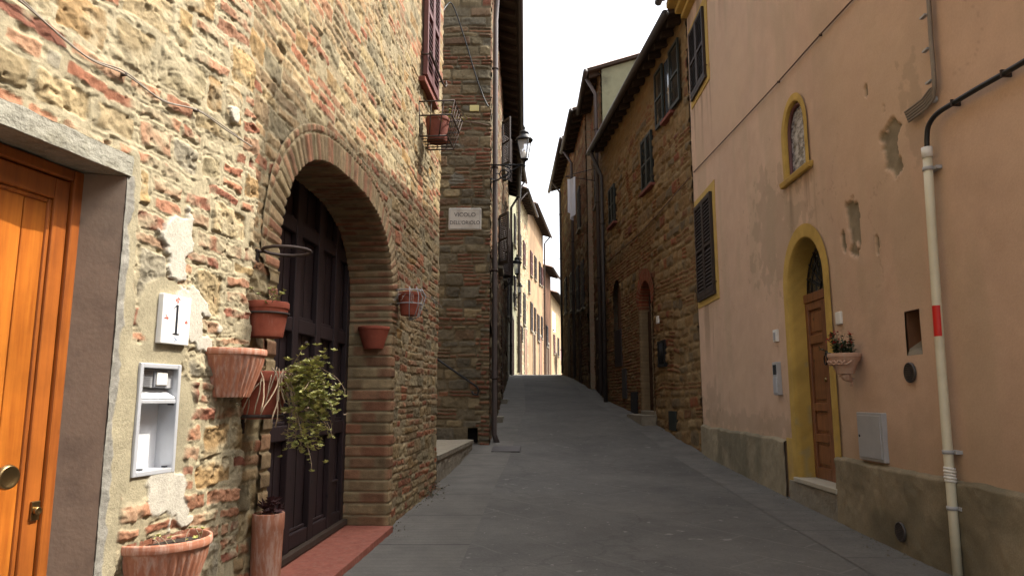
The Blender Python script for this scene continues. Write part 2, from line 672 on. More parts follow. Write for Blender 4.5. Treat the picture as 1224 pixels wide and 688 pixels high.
M['cement'] = mat('grey cement', lin(150, 143, 128), 0.95, var=0.25, scale=9, bs=0.35, bd=0.006, c2=lin(186, 184, 176), th=(0.5, 0.62))
M['reveal'] = mat('brown grey render', lin(138, 120, 103, .85), 0.95, var=0.2, scale=14, bs=0.2, c2=lin(120, 104, 90, .85))
M['lintel'] = mat('grey stone lintel', lin(158, 154, 138, .72), 0.95, var=0.3, scale=16, bs=0.5, bd=0.012, c2=lin(132, 126, 106, .7))
M['marble'] = mat('white street sign stone', lin(190, 184, 172, .85), 0.6, var=0.1, scale=8, bs=0.1, c2=lin(165, 158, 145, .8))
M['cable'] = mat('pale grey cable', (0.22, 0.185, 0.145), 0.7, var=0.25, scale=20)
M['cable_dark'] = mat('brown cable', (0.13, 0.075, 0.05), 0.7, var=0.25, scale=20)
M['black'] = mat('black rubber cable', (0.012, 0.012, 0.012), 0.5, var=0.2)
M['pole'] = mat('cream painted pole', (0.62, 0.58, 0.43), 0.45, var=0.12, scale=7, c2=(0.5, 0.46, 0.33), th=(0.55, 0.75))
M['red'] = mat('red reflective tape', (0.55, 0.02, 0.015), 0.4, var=0.15, scale=20)
M['white'] = mat('white plastic', (0.7, 0.68, 0.62), 0.5, var=0.1, scale=20)
M['greymetal'] = mat('grey metal cabinet', (0.36, 0.36, 0.36), 0.5, var=0.15, scale=9)
M['yellow'] = mat('ochre painted plaster', (0.46, 0.305, 0.080), 0.95, var=0.2, scale=9, bs=0.25, c2=(0.38, 0.25, 0.085))
M['yellow_tag'] = mat('pale yellow plate', (0.50, 0.44, 0.18), 0.6, var=0.1)
M['plinth_stone'] = mat('grey step stone', lin(128, 120, 104), 0.95, var=0.3, scale=9, bs=0.5, bd=0.012)
M['lightstone'] = mat('pale step stone', lin(168, 160, 142), 0.9, var=0.2, scale=9, bs=0.3)
M['cloth'] = mat('white laundry', (0.62, 0.61, 0.64), 0.9, var=0.08, scale=4, bs=0)
M['cloth_pink'] = mat('pink laundry', (0.6, 0.3, 0.35), 0.9, var=0.1, scale=4, bs=0)
M['stem'] = mat('dry stem', (0.26, 0.20, 0.13), 0.9, var=0.4, scale=40)
M['dry'] = mat('dry grey plant', (0.26, 0.24, 0.21), 0.95, var=0.4, scale=40)
M['maroonleaf'] = mat('dark red leaf', (0.06, 0.022, 0.022), 0.6, var=0.4, scale=60)
M['redflower'] = mat('red petals', (0.42, 0.018, 0.015), 0.6, var=0.3, scale=60)

def mat_leaf(name, ca, cb):
    m, nt, p = new_mat(name)
    n = nz(nt, 28, 3, 0.5, pos(nt))
    nt.links.new(ramp(nt, n, [(0.35, ca), (0.65, cb)]), p.inputs['Base Color'])
    p.inputs['Roughness'].default_value = 0.5
    p.inputs['Subsurface Weight'].default_value = 0.0
    return m
M['leaf'] = mat_leaf('yellow green succulent leaf', (0.18, 0.20, 0.048), (0.44, 0.42, 0.13))
M['leaf_dark'] = mat_leaf('dark geranium leaf', (0.016, 0.032, 0.010), (0.035, 0.06, 0.018))

def mat_glass(name, c, rough=0.08):
    m, nt, p = new_mat(name)
    p.inputs['Base Color'].default_value = (*c, 1)
    p.inputs['Roughness'].default_value = rough
    p.inputs['Specular IOR Level'].default_value = 0.6
    return m
M['pane'] = mat_glass('window pane', (0.05, 0.055, 0.06))
def mat_clear(name):
    m, nt, p = new_mat(name)
    p.inputs['Base Color'].default_value = (0.85, 0.88, 0.88, 1)
    p.inputs['Roughness'].default_value = 0.15
    p.inputs['Alpha'].default_value = 0.35
    return m
M['lampglass'] = mat_clear('lantern glass')
def mat_curtain(name):
    m, nt, p = new_mat(name)
    P = pos(nt)
    mp = nt.nodes.new('ShaderNodeMapping')
    mp.inputs['Scale'].default_value = (1, 6, 14)
    nt.links.new(P, mp.inputs[0])
    n = nz(nt, 1.4, 4, 0.6, mp.outputs[0])
    nt.links.new(ramp(nt, n, [(0.42, (0.06, 0.06, 0.065)), (0.58, (0.34, 0.33, 0.33))]), p.inputs['Base Color'])
    p.inputs['Roughness'].default_value = 0.12
    p.inputs['Specular IOR Level'].default_value = 0.6
    return m
M['curtain'] = mat_curtain('glass over crumpled lace curtain')

def mat_road():
    m, nt, p = new_mat('worn street paving')
    P = pos(nt)
    big = nz(nt, 0.8, 5, 0.6, P)
    fine = nz(nt, 45, 5, 0.7, P)
    mid = nz(nt, 5, 5, 0.65, P)
    c = ramp(nt, big, [(0.3, (0.084, 0.080, 0.073)), (0.7, (0.134, 0.127, 0.113))])
    c = mixc(nt, 1.0, c, mth(nt, 'MULTIPLY_ADD', fine, 0.7, 0.65), 'MULTIPLY')
    c = mixc(nt, 1.0, c, mth(nt, 'MULTIPLY_ADD', mid, 0.5, 0.75), 'MULTIPLY')
    # worn slab joints, faint
    br = nt.nodes.new('ShaderNodeTexBrick')
    mp = nt.nodes.new('ShaderNodeMapping')
    mp.inputs['Rotation'].default_value = (0, 0, math.radians(52))
    mp.inputs['Scale'].default_value = (0.9, 0.9, 0.9)
    wv = nt.nodes.new('ShaderNodeVectorMath')
    wv.operation = 'ADD'
    sc_ = nt.nodes.new('ShaderNodeVectorMath')
    sc_.operation = 'SCALE'
    nn = nt.nodes.new('ShaderNodeTexNoise')
    nn.inputs['Scale'].default_value = 2.5
    nt.links.new(P, nn.inputs['Vector'])
    nt.links.new(nn.outputs['Color'], sc_.inputs[0])
    sc_.inputs['Scale'].default_value = 0.10
    nt.links.new(P, wv.inputs[0])
    nt.links.new(sc_.outputs[0], wv.inputs[1])
    nt.links.new(wv.outputs[0], mp.inputs[0])
    nt.links.new(mp.outputs[0], br.inputs['Vector'])
    br.inputs['Scale'].default_value = 1.0
    br.inputs['Mortar Size'].default_value = 0.012
    br.inputs['Mortar Smooth'].default_value = 0.6
    br.inputs['Brick Width'].default_value = 0.9
    br.inputs['Row Height'].default_value = 0.42
    gate_ = nt.nodes.new('ShaderNodeMapRange')
    gate_.inputs[1].default_value = 0.42
    gate_.inputs[2].default_value = 0.62
    gate_.inputs[4].default_value = 0.25
    nt.links.new(nz(nt, 0.7, 3, 0.6, P), gate_.inputs[0])
    f = mth(nt, 'MULTIPLY', br.outputs['Fac'], gate_.outputs[0])
    c = mixc(nt, f, c, (0.24, 0.228, 0.205))
    # tar-dark stains and pale spots
    sp = nt.nodes.new('ShaderNodeMapRange')
    sp.inputs[1].default_value = 0.68
    sp.inputs[2].default_value = 0.74
    sp.inputs[4].default_value = 0.6
    nt.links.new(nz(nt, 9, 3, 0.5, P), sp.inputs[0])
    c = mixc(nt, sp.outputs[0], c, (0.26, 0.25, 0.225))
    # cracks and dark blots
    vo = nt.nodes.new('ShaderNodeTexVoronoi')
    vo.feature = 'DISTANCE_TO_EDGE'
    vo.inputs['Scale'].default_value = 0.55
    wv2 = nt.nodes.new('ShaderNodeVectorMath')
    wv2.operation = 'ADD'
    sc2 = nt.nodes.new('ShaderNodeVectorMath')
    sc2.operation = 'SCALE'
    sc2.inputs['Scale'].default_value = 0.9
    n2 = nt.nodes.new('ShaderNodeTexNoise')
    n2.inputs['Scale'].default_value = 1.8
    n2.inputs['Detail'].default_value = 6
    nt.links.new(P, n2.inputs['Vector'])
    nt.links.new(n2.outputs['Color'], sc2.inputs[0])
    nt.links.new(P, wv2.inputs[0])
    nt.links.new(sc2.outputs[0], wv2.inputs[1])
    nt.links.new(wv2.outputs[0], vo.inputs['Vector'])
    ck = mth(nt, 'LESS_THAN', vo.outputs['Distance'], 0.008)
    c = mixc(nt, mth(nt, 'MULTIPLY', ck, 0.22), c, (0.04, 0.038, 0.034))
    bl = nt.nodes.new('ShaderNodeMapRange')
    bl.inputs[1].default_value = 0.60
    bl.inputs[2].default_value = 0.78
    bl.inputs[4].default_value = 0.5
    nt.links.new(nz(nt, 2.2, 6, 0.65, P), bl.inputs[0])
    c = mixc(nt, bl.outputs[0], c, (0.065, 0.062, 0.057))
    chip = nt.nodes.new('ShaderNodeMapRange')
    chip.inputs[1].default_value = 0.735
    chip.inputs[2].default_value = 0.76
    chip.inputs[4].default_value = 0.8
    nt.links.new(nz(nt, 30, 2, 0.5, P), chip.inputs[0])
    c = mixc(nt, chip.outputs[0], c, (0.36, 0.34, 0.31))
    nt.links.new(c, p.inputs['Base Color'])
    p.inputs['Roughness'].default_value = 0.85
    p.inputs['Specular IOR Level'].default_value = 0.25
    bump(nt, p, mth(nt, 'ADD', fine, mth(nt, 'MULTIPLY', f, -0.8)), 0.45, 0.008)
    return m
M['road'] = mat_road()

def mat_strip():
    m, nt, p = new_mat('ribbed pale paving')
    P = pos(nt)
    sp = nt.nodes.new('ShaderNodeSeparateXYZ')
    nt.links.new(P, sp.inputs[0])
    w = nz(nt, 3, 4, 0.6, P)
    yy = mth(nt, 'MULTIPLY_ADD', w, 0.05, sp.outputs[1])
    fr = mth(nt, 'FRACT', mth(nt, 'MULTIPLY', yy, 11.0))
    line = mth(nt, 'LESS_THAN', fr, 0.16)
    fr2 = mth(nt, 'FRACT', mth(nt, 'MULTIPLY', yy, 0.9))
    line2 = mth(nt, 'LESS_THAN', fr2, 0.025)
    fine = nz(nt, 50, 5, 0.7, P)
    c = ramp(nt, w, [(0.3, (0.096, 0.090, 0.078)), (0.7, (0.143, 0.133, 0.115))])
    c = mixc(nt, 1.0, c, mth(nt, 'MULTIPLY_ADD', fine, 0.6, 0.7), 'MULTIPLY')
    c = mixc(nt, mth(nt, 'MULTIPLY', line, 0.22), c, (0.05, 0.046, 0.04))
    c = mixc(nt, mth(nt, 'MULTIPLY', line2, 0.7), c, (0.045, 0.042, 0.036))
    nt.links.new(c, p.inputs['Base Color'])
    p.inputs['Roughness'].default_value = 0.9
    bump(nt, p, mth(nt, 'MULTIPLY_ADD', line, -0.4, fine), 0.4, 0.008)
    return m
M['strip'] = mat_strip()
def mat_edge():
    m, nt, p = new_mat('worn edge slabs')
    P = pos(nt)
    sp = nt.nodes.new('ShaderNodeSeparateXYZ')
    nt.links.new(P, sp.inputs[0])
    w = nz(nt, 2.5, 5, 0.65, P)
    yy = mth(nt, 'MULTIPLY_ADD', w, 0.12, sp.outputs[1])
    j = mth(nt, 'LESS_THAN', mth(nt, 'FRACT', mth(nt, 'MULTIPLY', yy, 1.15)), 0.022)
    fine = nz(nt, 45, 5, 0.7, P)
    c = ramp(nt, w, [(0.3, (0.084, 0.079, 0.070)), (0.7, (0.142, 0.133, 0.117))])
    c = mixc(nt, 1.0, c, mth(nt, 'MULTIPLY_ADD', fine, 0.9, 0.55), 'MULTIPLY')
    c = mixc(nt, mth(nt, 'MULTIPLY', j, 0.6), c, (0.05, 0.046, 0.04))
    nt.links.new(c, p.inputs['Base Color'])
    p.inputs['Roughness'].default_value = 0.9
    bump(nt, p, mth(nt, 'MULTIPLY_ADD', j, -0.8, fine), 0.5, 0.01)
    return m
M['edge'] = mat_edge()
M['earth'] = mat('bare ground', (0.10, 0.085, 0.065), 0.95, var=0.4, scale=2, bs=0.4, bd=0.02)

# ------------------------------------------------------------------ ground
_YS = [-60, -20, 0, 4.5, 7, 10.9, 14.3, 18.4, 22.3, 26, 30, 33, 36, 40, 60, 100, 400]
_ZS = [-2.4, -1.6, -1.22, -1.12, -1.04, -.88, -.42, -.05, .4, .68, .93, 1.05, 1.1, 1.08, .8, 0, -4]
_yy = np.linspace(-60, 400, 9201)
_zz = np.interp(_yy, _YS, _ZS)
_k = np.exp(-np.linspace(-2.2, 2.2, 61)**2)
_k /= _k.sum()
_zz = np.convolve(np.pad(_zz, 30, mode='edge'), _k, 'valid')+EYE
def G(y):
    return float(np.interp(y, _yy, _zz))

def sheet(name, xs, ys, dz, m, fx=None, rough=0.0):
    X, Y = np.meshgrid(xs, ys, indexing='ij')
    x, y = X.ravel().copy(), Y.ravel()
    if fx is not None:
        x = fx(x, y)
    z = np.interp(y, _yy, _zz)+dz
    if rough:
        z = z+rough*(fbm(x, y, 0.9, 77, 3)-0.5)
    o = grid_obj(name, np.stack([x, y, z], 1), (len(xs), len(ys)), None, m)
    o['kind'] = 'structure'
    return o
sheet('ground', np.linspace(-400, 400, 41), np.concatenate([np.linspace(-60, 60, 121), np.linspace(70, 400, 34)]), -0.10, M['earth'])
sheet('street', np.linspace(-7.0, 7.5, 60), np.linspace(-12, 78, 460), 0.0, M['road'], rough=0.012)
# pale ribbed strip along the left houses
def strip_x(x, y):
    lo = np.interp(y, [-3, 3.3, 8.1, 11.8, 33], [-1.9, -1.25, -1.25, -0.37, 0.0])-0.3
    hi = np.interp(y, [-3, 3.3, 8.1, 11.8, 16, 22, 33], [-0.9, -0.42, -0.20, 0.02, 0.30, 0.38, 0.4])
    return lo+(hi-lo)*x
sheet('pavement', np.linspace(0, 1, 12), np.linspace(-3, 33, 240), 0.004, M['strip'], fx=strip_x, rough=0.012)

def edge_x(x, y):
    hi = np.interp(y, [-3, 0, 11.15, 18.2, 33], [2.7, 2.76, 2.99, 2.42, 2.25])
    lo = np.interp(y, [-3, 0, 11.15, 18.2, 33], [2.15, 2.20, 2.42, 1.98, 1.9])+.03*(fbm(y, y*0, .9, 15)-.5)
    return lo+(hi-lo)*x
ed = sheet('gutter', np.linspace(0, 1, 10), np.linspace(-3, 33, 240), 0.004, M['edge'], fx=edge_x, rough=0.012)

# ------------------------------------------------------------------ generic pieces of houses
def roof_on(house, W, s0, s1, eave, ov, depth, slope=0.30, rafters=True, gut=True, rstep=0.42, end=0.12):
    # corrugated tile sheet, boards, rafters, gutter
    sv = np.arange(s0-end, s1+end, 0.045)
    hv = np.linspace(ov, -depth/2, 14)
    hb = np.concatenate([hv, np.linspace(-depth/2, -depth-0.2, 10)[1:]])
    S, H = np.meshgrid(sv, hb, indexing='ij')
    s, h = S.ravel(), H.ravel()
    up = np.where(h > -depth/2, (ov-h)*slope, (ov+depth/2)*slope-(-depth/2-h)*slope)
    z = eave+0.10+up+0.035*np.cos(s*2*math.pi/0.22)+0.01*(fbm(s, h, 3, 5, 2)-0.5)
    P = np.empty((len(s), 3))
    P[:, :2] = W.a+s[:, None]*W.d+h[:, None]*W.n
    P[:, 2] = z
    rf = grid_obj('roof', P, (len(sv), len(hb)), None, M['roof'], house)
    mb = MB()
    Pn = W.P
    zr = lambda h: eave+(ov-h)*slope
    for (ha, hb_) in ((ov-0.01, -depth/2), (-depth/2, -depth-0.15)):
        za = zr(ha)
        zb_ = zr(hb_) if hb_ >= -depth/2-1e-6 else zr(-depth/2)-(-depth/2-hb_)*slope
        a, b = s0-end+0.02, s1+end-0.02
        mb.hexa([Pn(a, za, ha), Pn(b, za, ha), Pn(b, zb_, hb_), Pn(a, zb_, hb_), Pn(a, za+.06, ha), Pn(b, za+.06, ha), Pn(b, zb_+.06, hb_), Pn(a, zb_+.06, hb_)])
    if rafters:
        q = s0+0.1
        while q < s1:
            a, b = q, q+0.09
            ha, hb_ = ov-0.06, -0.5
            mb.hexa([Pn(a, zr(ha)-.12, ha), Pn(b, zr(ha)-.12, ha), Pn(b, zr(hb_)-.12, hb_), Pn(a, zr(hb_)-.12, hb_), Pn(a, zr(ha)-.003, ha), Pn(b, zr(ha)-.003, ha), Pn(b, zr(hb_)-.003, hb_), Pn(a, zr(hb_)-.003, hb_)])
            q += rstep
    part('eave', mb, M['eave_wood'], house)
    if gut:
        g = MB()
        g.tube([Pn(s0-end, eave+0.0, ov+0.05), Pn(s1+end, eave+0.0, ov+0.05)], 0.065, 10)
        part('gutter', g, M['gutter'], house)
    return rf

def body_on(house, W, s0, s1, zb, eave, ov, depth, m, slope=0.30, back=0.45, ends=(True, True), mside=None):
    mb = MB()
    P = W.P
    z1 = lambda h: eave+(ov-h)*slope-0.02
    zr = z1(-depth/2)
    ze = zr-(depth/2)*slope
    prof = [(-back, zb), (-back, z1(-back)), (-depth/2, zr), (-depth, ze), (-depth, zb)]
    n = len(prof)
    vs = [P(s0, z, h) for h, z in prof]+[P(s1, z, h) for h, z in prof]
    fs = [tuple(range(n)), tuple(range(2*n-1, n-1, -1))]
    for i in range(n):
        j = (i+1) % n
        fs.append((i, i+n, j+n, j))
    mb.add(vs, fs)
    for k, (a, b) in enumerate(((s0, s0+0.3), (s1-0.3, s1))):
        if ends[k]:
            h0, h1 = -back, -0.035
            mb.hexa([P(a, zb, h0), P(b, zb, h0), P(b, zb, h1), P(a, zb, h1), P(a, z1(h0), h0), P(b, z1(h0), h0), P(b, z1(h1), h1), P(a, z1(h1), h1)])
    return part('side_wall', mb, m, house)

def shutter_mb(mb, W, s0, s1, z0, z1, h, t=0.035, fr=0.045, pitch=0.045):
    mb.wbox(W, s0, s0+fr, z0, z1, h, h+t)
    mb.wbox(W, s1-fr, s1, z0, z1, h, h+t)
    zm = (z0+z1)/2
    for a, b in ((z0, z0+fr*1.4), (zm-fr*.5, zm+fr*.5), (z1-fr*1.2, z1)):
        mb.wbox(W, s0+fr, s1-fr, a, b, h+.002, h+t-.002)
    z = z0+fr*1.5
    P = W.P
    while z < z1-fr*1.4:
        if abs(z+pitch/2-zm) > fr:
            a, b = s0+fr, s1-fr
            h0, h1 = h+.004, h+t-.003
            za, zb = z+pitch*.75, z
            mb.hexa([P(a, zb, h1), P(b, zb, h1), P(b, za, h0), P(a, za, h0), P(a, zb+.009, h1), P(b, zb+.009, h1), P(b, za+.009, h0), P(a, za+.009, h0)])
        z += pitch
    return mb

def shut_window(house, W, s0, s1, z0, z1, m, h=0.02, sill=None, pitch=0.045, hooks=True):
    # a closed pair of louvred shutters, standing a little proud of the wall, over a dark window
    mb = MB().wbox(W, s0, s1, z0, z1, -0.02, h-0.004)
    w = part('window', mb, M['dark'], house)
    mid = (s0+s1)/2
    for a, b in ((s0, mid-.004), (mid+.004, s1)):
        part('shutter', shutter_mb(MB(), W, a, b, z0, z1, h, pitch=pitch), m, w)
    if sill is not None:
        part('sill', MB().wbox(W, s0-.06, s1+.06, z0-.06, z0-.003, -0.02, h+.07), sill, w, bevel=.006)
    if hooks:
        mb = MB()
        for q in (s0-.06, s1+.06):
            mb.tube([W.P(q, z0+.12, 0), W.P(q, z0+.12, .06), W.P(q, z0+.16, .065)], .008, 6)
        part('shutter_hook', mb, M['iron'], w)
    return w

def drainpipe(house, W, pts, r=0.045, m=None, brackets=True):
    # pts: (s,z,h)
    mb = MB().tube([W.P(*p) for p in pts], r, 12)
    p = part('drainpipe', mb, m or M['pipe'], house)
    if brackets:
        b = MB()
        for i in range(len(pts)-1):
            (s0, z0, h0), (s1, z1, h1) = pts[i], pts[i+1]
            if abs(z1-z0) > 1.5:
                n = max(1, int(abs(z1-z0)/1.8))
                for k in range(n):
                    f = (k+.5)/n
                    z = z0+(z1-z0)*f
                    s = s0+(s1-s0)*f
                    b = MB().tube([W.P(s, z-.02, h0), W.P(s, z+.02, h0)], r*1.18, 12)
                    b.wbox(W, s-.012, s+.012, z-.012, z+.012, 0, h0)
                    part('bracket', b, M['iron'], p)
    return p

def arch_curve(s0, s1, spring, rise, n=40, p=2.0):
    c, a = (s0+s1)/2, (s1-s0)/2
    out = []
    for i in range(n+1):
        th = math.pi*(1-i/n)
        x, y = math.cos(th), math.sin(th)
        out.append((c+a*math.copysign(abs(x)**(2/p), x), spring+rise*abs(y)**(2/p)))
    return out

def in_arch(s, z, s0, s1, zb, spring, rise, p=2.0):
    c, a = (s0+s1)/2, (s1-s0)/2
    x = np.clip(np.abs((s-c)/a), 0, 1)
    top = spring+rise*(1-x**p)**(1/p)
    return (np.abs(s-c) < a) & (z > zb) & (z < top)

def surround(name, house, W, s0, s1, zb, spring, rise, depth, width, colfn, m, p=2.0, res=0.012, proud=0.004, jamb=None, sill=False, relief=True):
    # reveal and band round an arched opening: one sheet that runs from the back of the reveal to the outside of the band
    cv = arch_curve(s0, s1, spring, rise, 160, p)
    pts = [(s0, zb)]+cv+[(s1, zb)]
    pts = np.array(pts)
    seg = np.hypot(*np.diff(pts, axis=0).T)
    keep = np.concatenate([[True], seg > 1e-6])
    pts = pts[keep]
    cum = np.concatenate([[0], np.cumsum(np.hypot(*np.diff(pts, axis=0).T))])
    nt = max(8, int(cum[-1]/res))
    tt = np.linspace(0, cum[-1], nt+1)
    c = np.stack([np.interp(tt, cum, pts[:, 0]), np.interp(tt, cum, pts[:, 1])], 1)
    # outward direction
    tg = np.gradient(c, axis=0)
    tg /= np.linalg.norm(tg, axis=1)[:, None]+1e-9
    nrm = np.stack([-tg[:, 1], tg[:, 0]], 1)
    jw = width if jamb is None else jamb
    onarch = c[:, 1] > spring+0.001
    wd = np.where(onarch, width, jw)
    ker = np.ones(9)/9
    wd = np.convolve(np.pad(wd, 4, mode='edge'), ker, 'valid')
    nr = max(2, int(depth/0.03))
    nf = max(3, int(width/res))
    rows = [(-depth*(1-i/nr), 0.0) for i in range(nr)]+[(None, j/nf) for j in range(nf+1)]
    A = []
    Aoff = []
    Adep = []
    for dpt, off in rows:
        if dpt is not None:
            q = c
            h = np.full(len(c), dpt)
            o = np.zeros(len(c))
        else:
            o = off*wd
            q = c+nrm*o[:, None]
            h = np.full(len(c), proud)
        A.append(np.concatenate([q, h[:, None]], 1))
        Aoff.append(o)
        Adep.append(h)
    A = np.array(A)                      # rows, t, 3
    t2 = np.broadcast_to(tt, A.shape[:2]).ravel()
    off = np.array(Aoff).ravel()
    dep = np.array(Adep).ravel()
    B = A.reshape(-1, 3)
    h, col = colfn(t2, off, dep, B[:, 0], B[:, 1])
    face = dep > proud-1e-6
    hh = B[:, 2]+np.where(face, h, 0)
    # relief inside the reveal pushes along the curve normal
    nn = np.broadcast_to(nrm, (len(rows),)+nrm.shape).reshape(-1, 2)
    sh = np.where(face, 0, -h)[:, None]*nn
    s, z = B[:, 0]+sh[:, 0], B[:, 1]+sh[:, 1]
    P = np.empty((len(s), 3))
    P[:, :2] = W.a+s[:, None]*W.d+hh[:, None]*W.n
    P[:, 2] = z
    return grid_obj(name, P, A.shape[:2], col, m, house, flip=(W.side > 0))

# palettes (albedo)
TAN = [lin(204, 182, 140, .48), lin(194, 172, 130, .48), lin(198, 168, 118, .48), lin(182, 164, 130, .48), lin(212, 194, 152, .48), lin(192, 158, 110, .48), lin(178, 168, 144, .48)]
BRK = [lin(200, 142, 108, .48), lin(186, 124, 94, .48), lin(206, 152, 118, .48), lin(196, 156, 122, .48), lin(176, 114, 90, .46), lin(212, 166, 130, .48)]
BRKP = [lin(196, 162, 118, .46), lin(190, 142, 106, .46), lin(200, 170, 126, .46), lin(190, 122, 90, .45), lin(172, 146, 110, .45), lin(198, 132, 96, .46), lin(204, 176, 132, .46)]
MORT = lin(200, 186, 152, .52)

# ------------------------------------------------------------------ 1. the near house, left
NW = Wall((-1.95-.228*4, -4), (-1.95+.228*3.3, 3.3))
H1 = thing('stone_house', 'sunlit house of rubble stone and brick patches around the varnished orange door', 'house', (-2.4, 0, 0))
ST1 = dict(seed=11, brick_h=(.055, .085), stone_h=(.11, .23), p_brick=lambda z: 0.62 if 2.05 < z < 2.85 else 0.40, stone_w=(.11, .28), brick_w=(.15, .34), mortar=.020, mort_col=MORT,
           stone_cols=TAN, brick_cols=BRK, p_split=.42, warp=.036, relief=.009, smear=.40, round=.028, edge=.009, film=.90, rough=1.5, tilt=.009, sag=.05, p_miss=.06, p_bigbrick=.08, crev=.004, cw=.005, facet=.045, lump=.013, face=.14, faceb=.016)
DS0, DS1, DT = 5.50, 6.625, 2.035
def blob(s, z, cs, cz, rs, rz, seed, k=.55):
    d = np.hypot((s-cs)/rs, (z-cz)/rz)+k*2*(fbm(s, z, 9, seed, 4)-.5)
    return sstep(1.05, .93, d)
def near_fn(s, z):
    h, c = masonry(s, z, ST1)
    # smooth cement round the intercom, against the door jamb and over it
    cem = lin(194, 182, 150, .54)
    k = np.maximum(blob(s, z, 6.84, 1.17, .24, .30, 41, .30), blob(s, z, 6.66, 1.0, .06, 1.1, 42, .35))
    k = np.maximum(k, blob(s, z, 6.86, 1.55, .13, .14, 49, .4))
    flat = .012+.004*(fbm(s, z, 12, 43)-.5)
    cc = np.array(cem)[None]*(0.72+.5*fbm(s, z, 14, 44, 4))[:, None]
    h = h*(1-k)+flat*k
    c = lerp3(c, cc, k)
    # white plaster scabs
    pw = np.array(lin(222, 214, 196, .58))[None]*(0.85+.3*fbm(s, z, 25, 45))[:, None]
    for (px_, py_, rs, rz, sd, kk) in ((213, 295, .07, .17, 51, 1.3), (232, 388, .10, .11, 52, 1.4), (200, 590, .11, .11, 53, 1.2), (278, 142, .05, .06, 54, 1.3), (240, 366, .05, .05, 57, 1.4)):
        a, b = NW.px(px_, py_)
        q = blob(s, z, a, b, rs, rz, sd, kk)
        h = h*(1-q)+(.018+.003*fbm(s, z, 20, 46))*q
        c = lerp3(c, pw, q)
    # grey cement patch lower
    a, b = NW.px(225, 395)
    e = sstep(6.668, 6.655, s+.022*(fbm(s, z, 14, 47, 4)-.5)*2)
    ec = np.array(lin(182, 177, 164, .50))[None]*(.62+.55*fbm(s, z, 26, 48, 4))[:, None]
    e = e*(z < DT+.01)
    c = lerp3(c, ec, e)
    h = h*(1-e)+(.014+.012*(fbm(s, z, 18, 39, 4)-.5))*e
    return h, c
def near_hole(s, z):
    hole = (s > DS0) & (s < DS1) & (z < DT)
    hole |= (s > 6.772) & (s < 6.958) & (z > .988) & (z < 1.358)
    edge = 7.435+.018*np.sin(z*21)+.03*(vnoise(z*9, z*0+.5, 61)-.5)-np.clip((z-2.3)*.16, 0, .17)
    hole |= s > edge
    return hole
wall_grid('wall', NW, [(-1, 4.8, .06), (4.8, DS0, .02), (DS0, 6.1, .008), (6.1, DS1, .0065), (DS1, 6.772, .0040), (6.772, 6.958, .006), (6.958, 7.487, .0040)],
          [(-2.0, .55, .06), (.55, .988, .0045), (.988, 1.358, .0045), (1.358, DT, .0045), (DT, 3.5, .005), (3.5, 6.6, .06)],
          near_fn, M['masonry'], H1, near_hole)
body_on(H1, NW, -1, 7.36, -2.0, 6.6, .5, 8, M['side'], ends=(True, False))
# closing return at the ragged right end
mb = MB().wbox(NW, 7.15, 7.40, -2, 2.6, -.5, -.03)
part('corner', mb, M['side'], H1)
roof_on(H1, NW, -1, 7.35, 6.6, .5, 8)
# doorway: lintel, jambs
mb = MB().wbox(NW, DS0-.25, DS1+.014, DT, DT+.076, -.13, .020)
rough(part('lintel', mb, M['lintel'], H1), 6, .013, .06)
DI1 = NW.px(98, 230, -.11)[0]
P = NW.P
mb = MB().hexa([P(DI1, -.5, -.115), P(DS1+.03, -.5, -.115), P(DS1+.03, -.5, .003), P(DS1-.002, -.5, .010), P(DI1, DT-.003, -.115), P(DS1+.03, DT-.003, -.115), P(DS1+.03, DT-.003, .003), P(DS1-.002, DT-.003, .010)])
part('jamb', mb, M['reveal'], H1)
mb = MB().wbox(NW, DS0-.034, DS0, -.5, DT-.003, -.24, .019)
part('jamb', mb, M['reveal'], H1, bevel=.006)
mb = MB().wbox(NW, DS0-.3, DS1+.06, -.6, .02, -.3, .12)
part('doorstep', mb, M['plinth_stone'], H1, bevel=.01)
# orange door
dh = -.11
DI1 = NW.px(98, 230, dh)[0]
mb = MB()
fw = .034
mb.wbox(NW, DI1-fw, DI1+.02, .02, DT-.003, dh-.07, dh)
mb.wbox(NW, DS0+.002, DS0+fw, .02, DT-.003, dh-.07, dh)
mb.wbox(NW, DS0+fw, DI1-fw, DT-fw-.01, DT-.004, dh-.07, dh-.001)
door = part('door', mb, M['door_frame'], H1, bevel=.006)
a, b = DS0+fw+.003, DI1-fw-.003
mb = MB()
zt = DT-fw-.014
mb.wbox(NW, b-.058, b, .03, zt, dh-.06, dh-.012)
mb.wbox(NW, a, a+.058, .03, zt, dh-.06, dh-.012)
mb.wbox(NW, a+.058, b-.058, zt-.075, zt, dh-.06, dh-.013)
mb.wbox(NW, a+.058, b-.058, .03, .18, dh-.06, dh-.013)
leaf = part('leaf', mb, M['door_frame'], door, bevel=.005)
mb = MB()
x = a+.058
while x < b-.062:
    x1 = min(x+.11, b-.058)
    mb.wbox(NW, x+.0015, x1-.0015, .18, zt-.075, dh-.05, dh-.028)
    x += .11
part('panel', mb, M['door_orange'], door, bevel=.004)
mb = MB()
for q in (b-.074, ):
    mb.wbox(NW, q, q+.016, .18, zt-.075, dh-.04, dh-.020)
mb.wbox(NW, a+.058, b-.074, zt-.091, zt-.075, dh-.04, dh-.020)
part('moulding', mb, M['door_frame'], door, bevel=.006)
